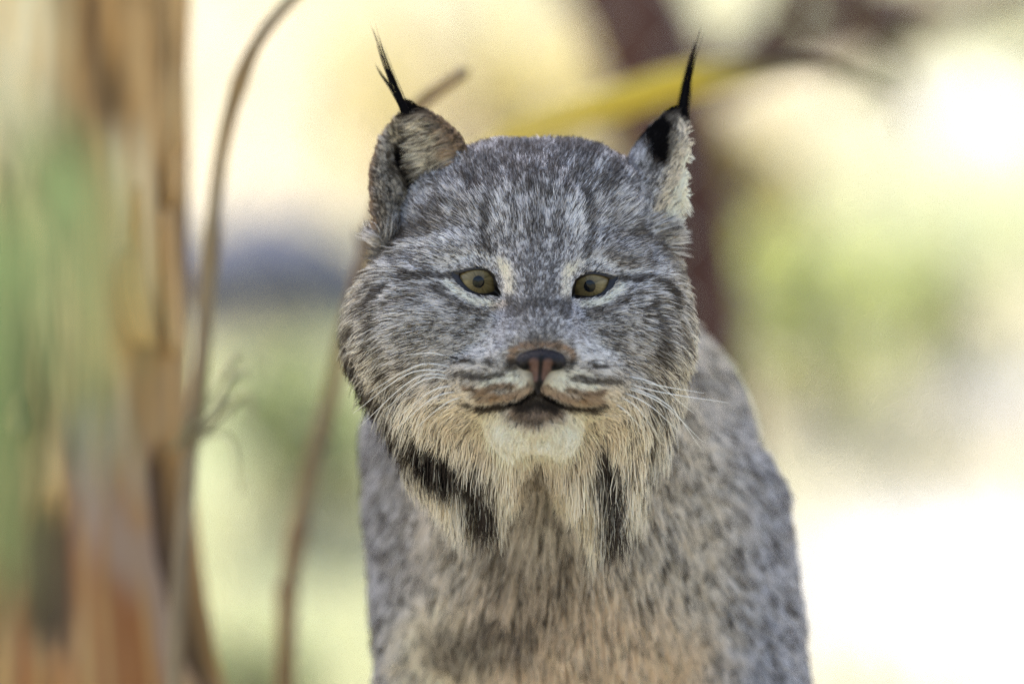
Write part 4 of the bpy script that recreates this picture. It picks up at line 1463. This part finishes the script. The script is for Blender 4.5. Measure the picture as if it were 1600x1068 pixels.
def uv_sphere(n=40, m=24):
    V, F = [], []
    for i in range(m + 1):
        ph = math.pi * i / m
        for j in range(n):
            a = 2 * math.pi * j / n
            V.append((math.sin(ph) * math.cos(a), -math.cos(ph), math.sin(ph) * math.sin(a)))
    for i in range(m):
        for j in range(n):
            F.append((i * n + j, i * n + (j + 1) % n, (i + 1) * n + (j + 1) % n, (i + 1) * n + j))
    V = np.array(V)
    # the cornea bulges a little
    r = np.hypot(V[:, 0], V[:, 2])
    V[:, 1] -= np.where((r < .72) & (V[:, 1] < 0), .10 * (1 - (r / .72) ** 2), 0)
    return V, F
eye_me = mesh_np('eye', *uv_sphere())
eye_me.materials.append(m_eye)
for E in EYES:
    o = bpy.data.objects.new('eye', eye_me)
    COL.objects.link(o)
    o.parent = lynx
    o.location = to_world(E['c']) - LOFF
    o.scale = [E['R'] * S] * 3
    # the gaze: turn the iris so that the pupil sits where it looks
    du, dv = E['pupil'][0] - E['c'][0], E['pupil'][1] - E['c'][1]
    o.rotation_euler = (math.asin(-dv / E['R']) * 1.0, 0, math.asin(du / E['R']) * 1.0)
    # eyelids
    n = 48
    def ring(poly):
        pp = np.asarray(poly, float)
        pp = np.vstack([pp, pp[:1]])
        return spline(np.hstack([pp, np.zeros((len(pp), 1))]), n + 1)[:n, :2]
    ri, ro = ring(E['inner']), ring(E['outer'])
    def on_eye(uv, R):
        q2 = ((uv - E['c'][:2]) ** 2).sum(1)
        d = E['c'][2] - np.sqrt(np.maximum(R * R - q2, 4.0))
        return np.hstack([uv, d[:, None]])
    rings = []
    R = E['R']
    a0 = on_eye(ri, R - 1.0)
    a1 = on_eye(ri * .93 + ro * .07, R + 3.0)
    a2 = on_eye(ri * .6 + ro * .4, R + 4.2)
    mid = np.hstack([ri * .2 + ro * .8, np.zeros((n, 1))])
    mid[:, 2] = a2[:, 2] + 1
    cc_ = ro.mean(0)
    out_ = np.hstack([cc_ + (ro - cc_) * 1.03, a2[:, 2:3] + 3])
    for _ in range(4):
        out_[:, 2] += head_sdf(out_, False) * 1.0
    out_[:, 2] += 0.6
    out2 = out_.copy()
    out2[:, :2] = cc_ + (out2[:, :2] - cc_) * 1.22
    out2[:, 2] += 7
    mid[:, 2] = (a2[:, 2] + out_[:, 2]) / 2 - 1.0
    V = np.vstack([a0, a1, a2, mid, out_, out2])
    F = []
    for r_ in range(5):
        for j in range(n):
            k = (j + 1) % n
            F.append((r_ * n + j, r_ * n + k, (r_ + 1) * n + k, (r_ + 1) * n + j))
    link('eyelid', mesh_np('eyelid', to_world(V) - LOFF, F), lynx, m_lid)

# ---- nose leather
def nose_sdf(p):
    c = np.array((845, 566, -128.0))
    f = ell(p, c + (0, -6, 0), (36, 15, 30))
    f = smin(f, cone(p, (845, 566, -134), 19, (841, 592, -140), 8), 12)
    f = smin(f, ell(p, (823, 565, -128), (16, 13, 24)), 6)
    f = smin(f, ell(p, (867, 565, -128), (15, 13, 24)), 6)
    for s_, u in ((-1, 823), (1, 865.5)):
        nst = cone(p, (u, 573, -162), 8.2, (u + s_ * 11, 575, -147), 4.5)
        nst = np.minimum(nst, cone(p, (u - s_ * 1, 572, -160), 7.5, (u - s_ * 3, 571, -149), 4.5))
        f = smax(f, -nst, 3)
    f = smax(f, -cone(p, (845, 556, -168), 4.5, (841, 606, -158), 4.5), 4)
    f = smin(f, cone(p, (841, 592, -140), 6, (840, 612, -134), 3), 6)
    return f
NV, NF = surface_nets(nose_sdf, (795, 530, -175), (895, 625, -85), 1.5)
NV = project(nose_sdf, NV, 1)
me = mesh_np('nose', to_world(NV) - LOFF, NF)
pw = np.zeros(len(NV))
pink = (1 - smooth(4, 10.5, seg_dist(NV[:, :2], [(833.5, 566), (834, 588)]))) + (1 - smooth(4, 10.5, seg_dist(NV[:, :2], [(855, 567), (852, 587)])))
pink = np.clip(pink, 0, 1) * smooth(-128, -142, NV[:, 2])
ncol = lin(34, 30, 33) * (1 - pink[:, None]) + lin(98, 74, 67) * pink[:, None]
grv = 1 - smooth(2, 4.5, seg_dist(NV[:, :2], [(845, 556), (841, 606)]))
ncol = ncol * (1 - .7 * grv[:, None])
nos = np.minimum(seg_dist(NV[:, :2], [(822, 574), (812, 576)]), seg_dist(NV[:, :2], [(866.5, 574), (876, 576)]))
ncol = ncol * smooth(3, 9, nos)[:, None]  # shade in the groove and nostrils painted into the skin colour
set_color(me, 'skin', ncol)
m_nose, nt, out = new_mat('nose_leather')
b = principled(nt, out, 0.55, 0.2)
a = nt.nodes.new('ShaderNodeAttribute')
a.attribute_name = 'skin'
nt.links.new(a.outputs['Color'], b.inputs['Base Color'])
vo = nt.nodes.new('ShaderNodeTexVoronoi')
vo.inputs['Scale'].default_value = 800
tc = nt.nodes.new('ShaderNodeTexCoord')
nt.links.new(tc.outputs['Object'], vo.inputs['Vector'])
bump(nt, b, vo.outputs['Distance'], 0.8, 0.0006)
link('nose', me, lynx, m_nose)

# ---- whiskers
m_white = noise_mat('white_whisker', [(0.3, lin(226, 222, 214)), (0.7, lin(240, 238, 232))], 50, rough=0.35, spec=0.5, bmp=0)
m_blackw = noise_mat('black_whisker', [(0.3, lin(24, 22, 22)), (0.7, lin(40, 36, 34))], 50, rough=0.4, spec=0.5, bmp=0)
WH = [  # u, v, d of root, middle, tip
    ((722, 577, -30), (655, 570, -25), (572, 616, 10), 0), ((718, 581, -30), (640, 583, -20), (552, 645, 25), 0),
    ((722, 590, -35), (650, 590, -20), (560, 668, 30), 0), ((730, 597, -40), (665, 592, -30), (600, 640, 20), 0),
    ((735, 604, -45), (680, 608, -40), (622, 652, 10), 0), ((740, 610, -50), (680, 620, -45), (616, 672, 10), 0),
    ((748, 616, -55), (700, 628, -50), (650, 668, 0), 0), ((728, 570, -30), (680, 552, -30), (630, 555, 0), 0),
    ((735, 558, -30), (700, 545, -40), (655, 545, -20), 1), ((728, 562, -30), (690, 556, -30), (640, 562, -10), 1),
    ((752, 566, -45), (700, 560, -50), (655, 572, -20), 1), ((770, 575, -60), (768, 560, -75), (766, 543, -80), 1),
    ((948, 578, -25), (1020, 600, -20), (1100, 614, 20), 0), ((952, 590, -30), (1030, 612, -20), (1138, 629, 30), 0),
    ((950, 596, -35), (1030, 628, -20), (1098, 690, 30), 0), ((946, 602, -40), (1010, 630, -30), (1062, 675, 20), 0),
    ((952, 585, -30), (1020, 598, -20), (1085, 646, 25), 0), ((940, 608, -45), (990, 632, -40), (1030, 682, 10), 0),
    ((955, 594, -30), (1040, 630, -15), (1095, 700, 30), 0), ((935, 614, -50), (975, 640, -40), (1005, 672, 0), 0),
    ((930, 570, -35), (980, 572, -40), (1032, 592, 0), 1), ((936, 566, -35), (985, 560, -35), (1015, 565, -10), 1),
    ((928, 590, -40), (980, 590, -40), (1040, 605, 0), 1), ((925, 575, -45), (950, 580, -60), (1000, 600, -20), 1),
]
for a_, m_, t_, dark_ in WH:
    a_, m_, t_ = [(x[0], x[1], x[2] - k_) for x, k_ in ((a_, 16), (m_, 44), (t_, 40))]
    P = spline([Cp(*a_), Cp(*m_), Cp(*t_)], 18)
    P[0] = P[0] + (P[0] - P[1]) * .6
    rr = np.linspace(1.25 if not dark_ else .9, .25, 18)
    V, F = tube(P, rr, 6)
    link('whisker', mesh_np('whisker', to_world(V) - LOFF, F), lynx, m_blackw if dark_ else m_white)
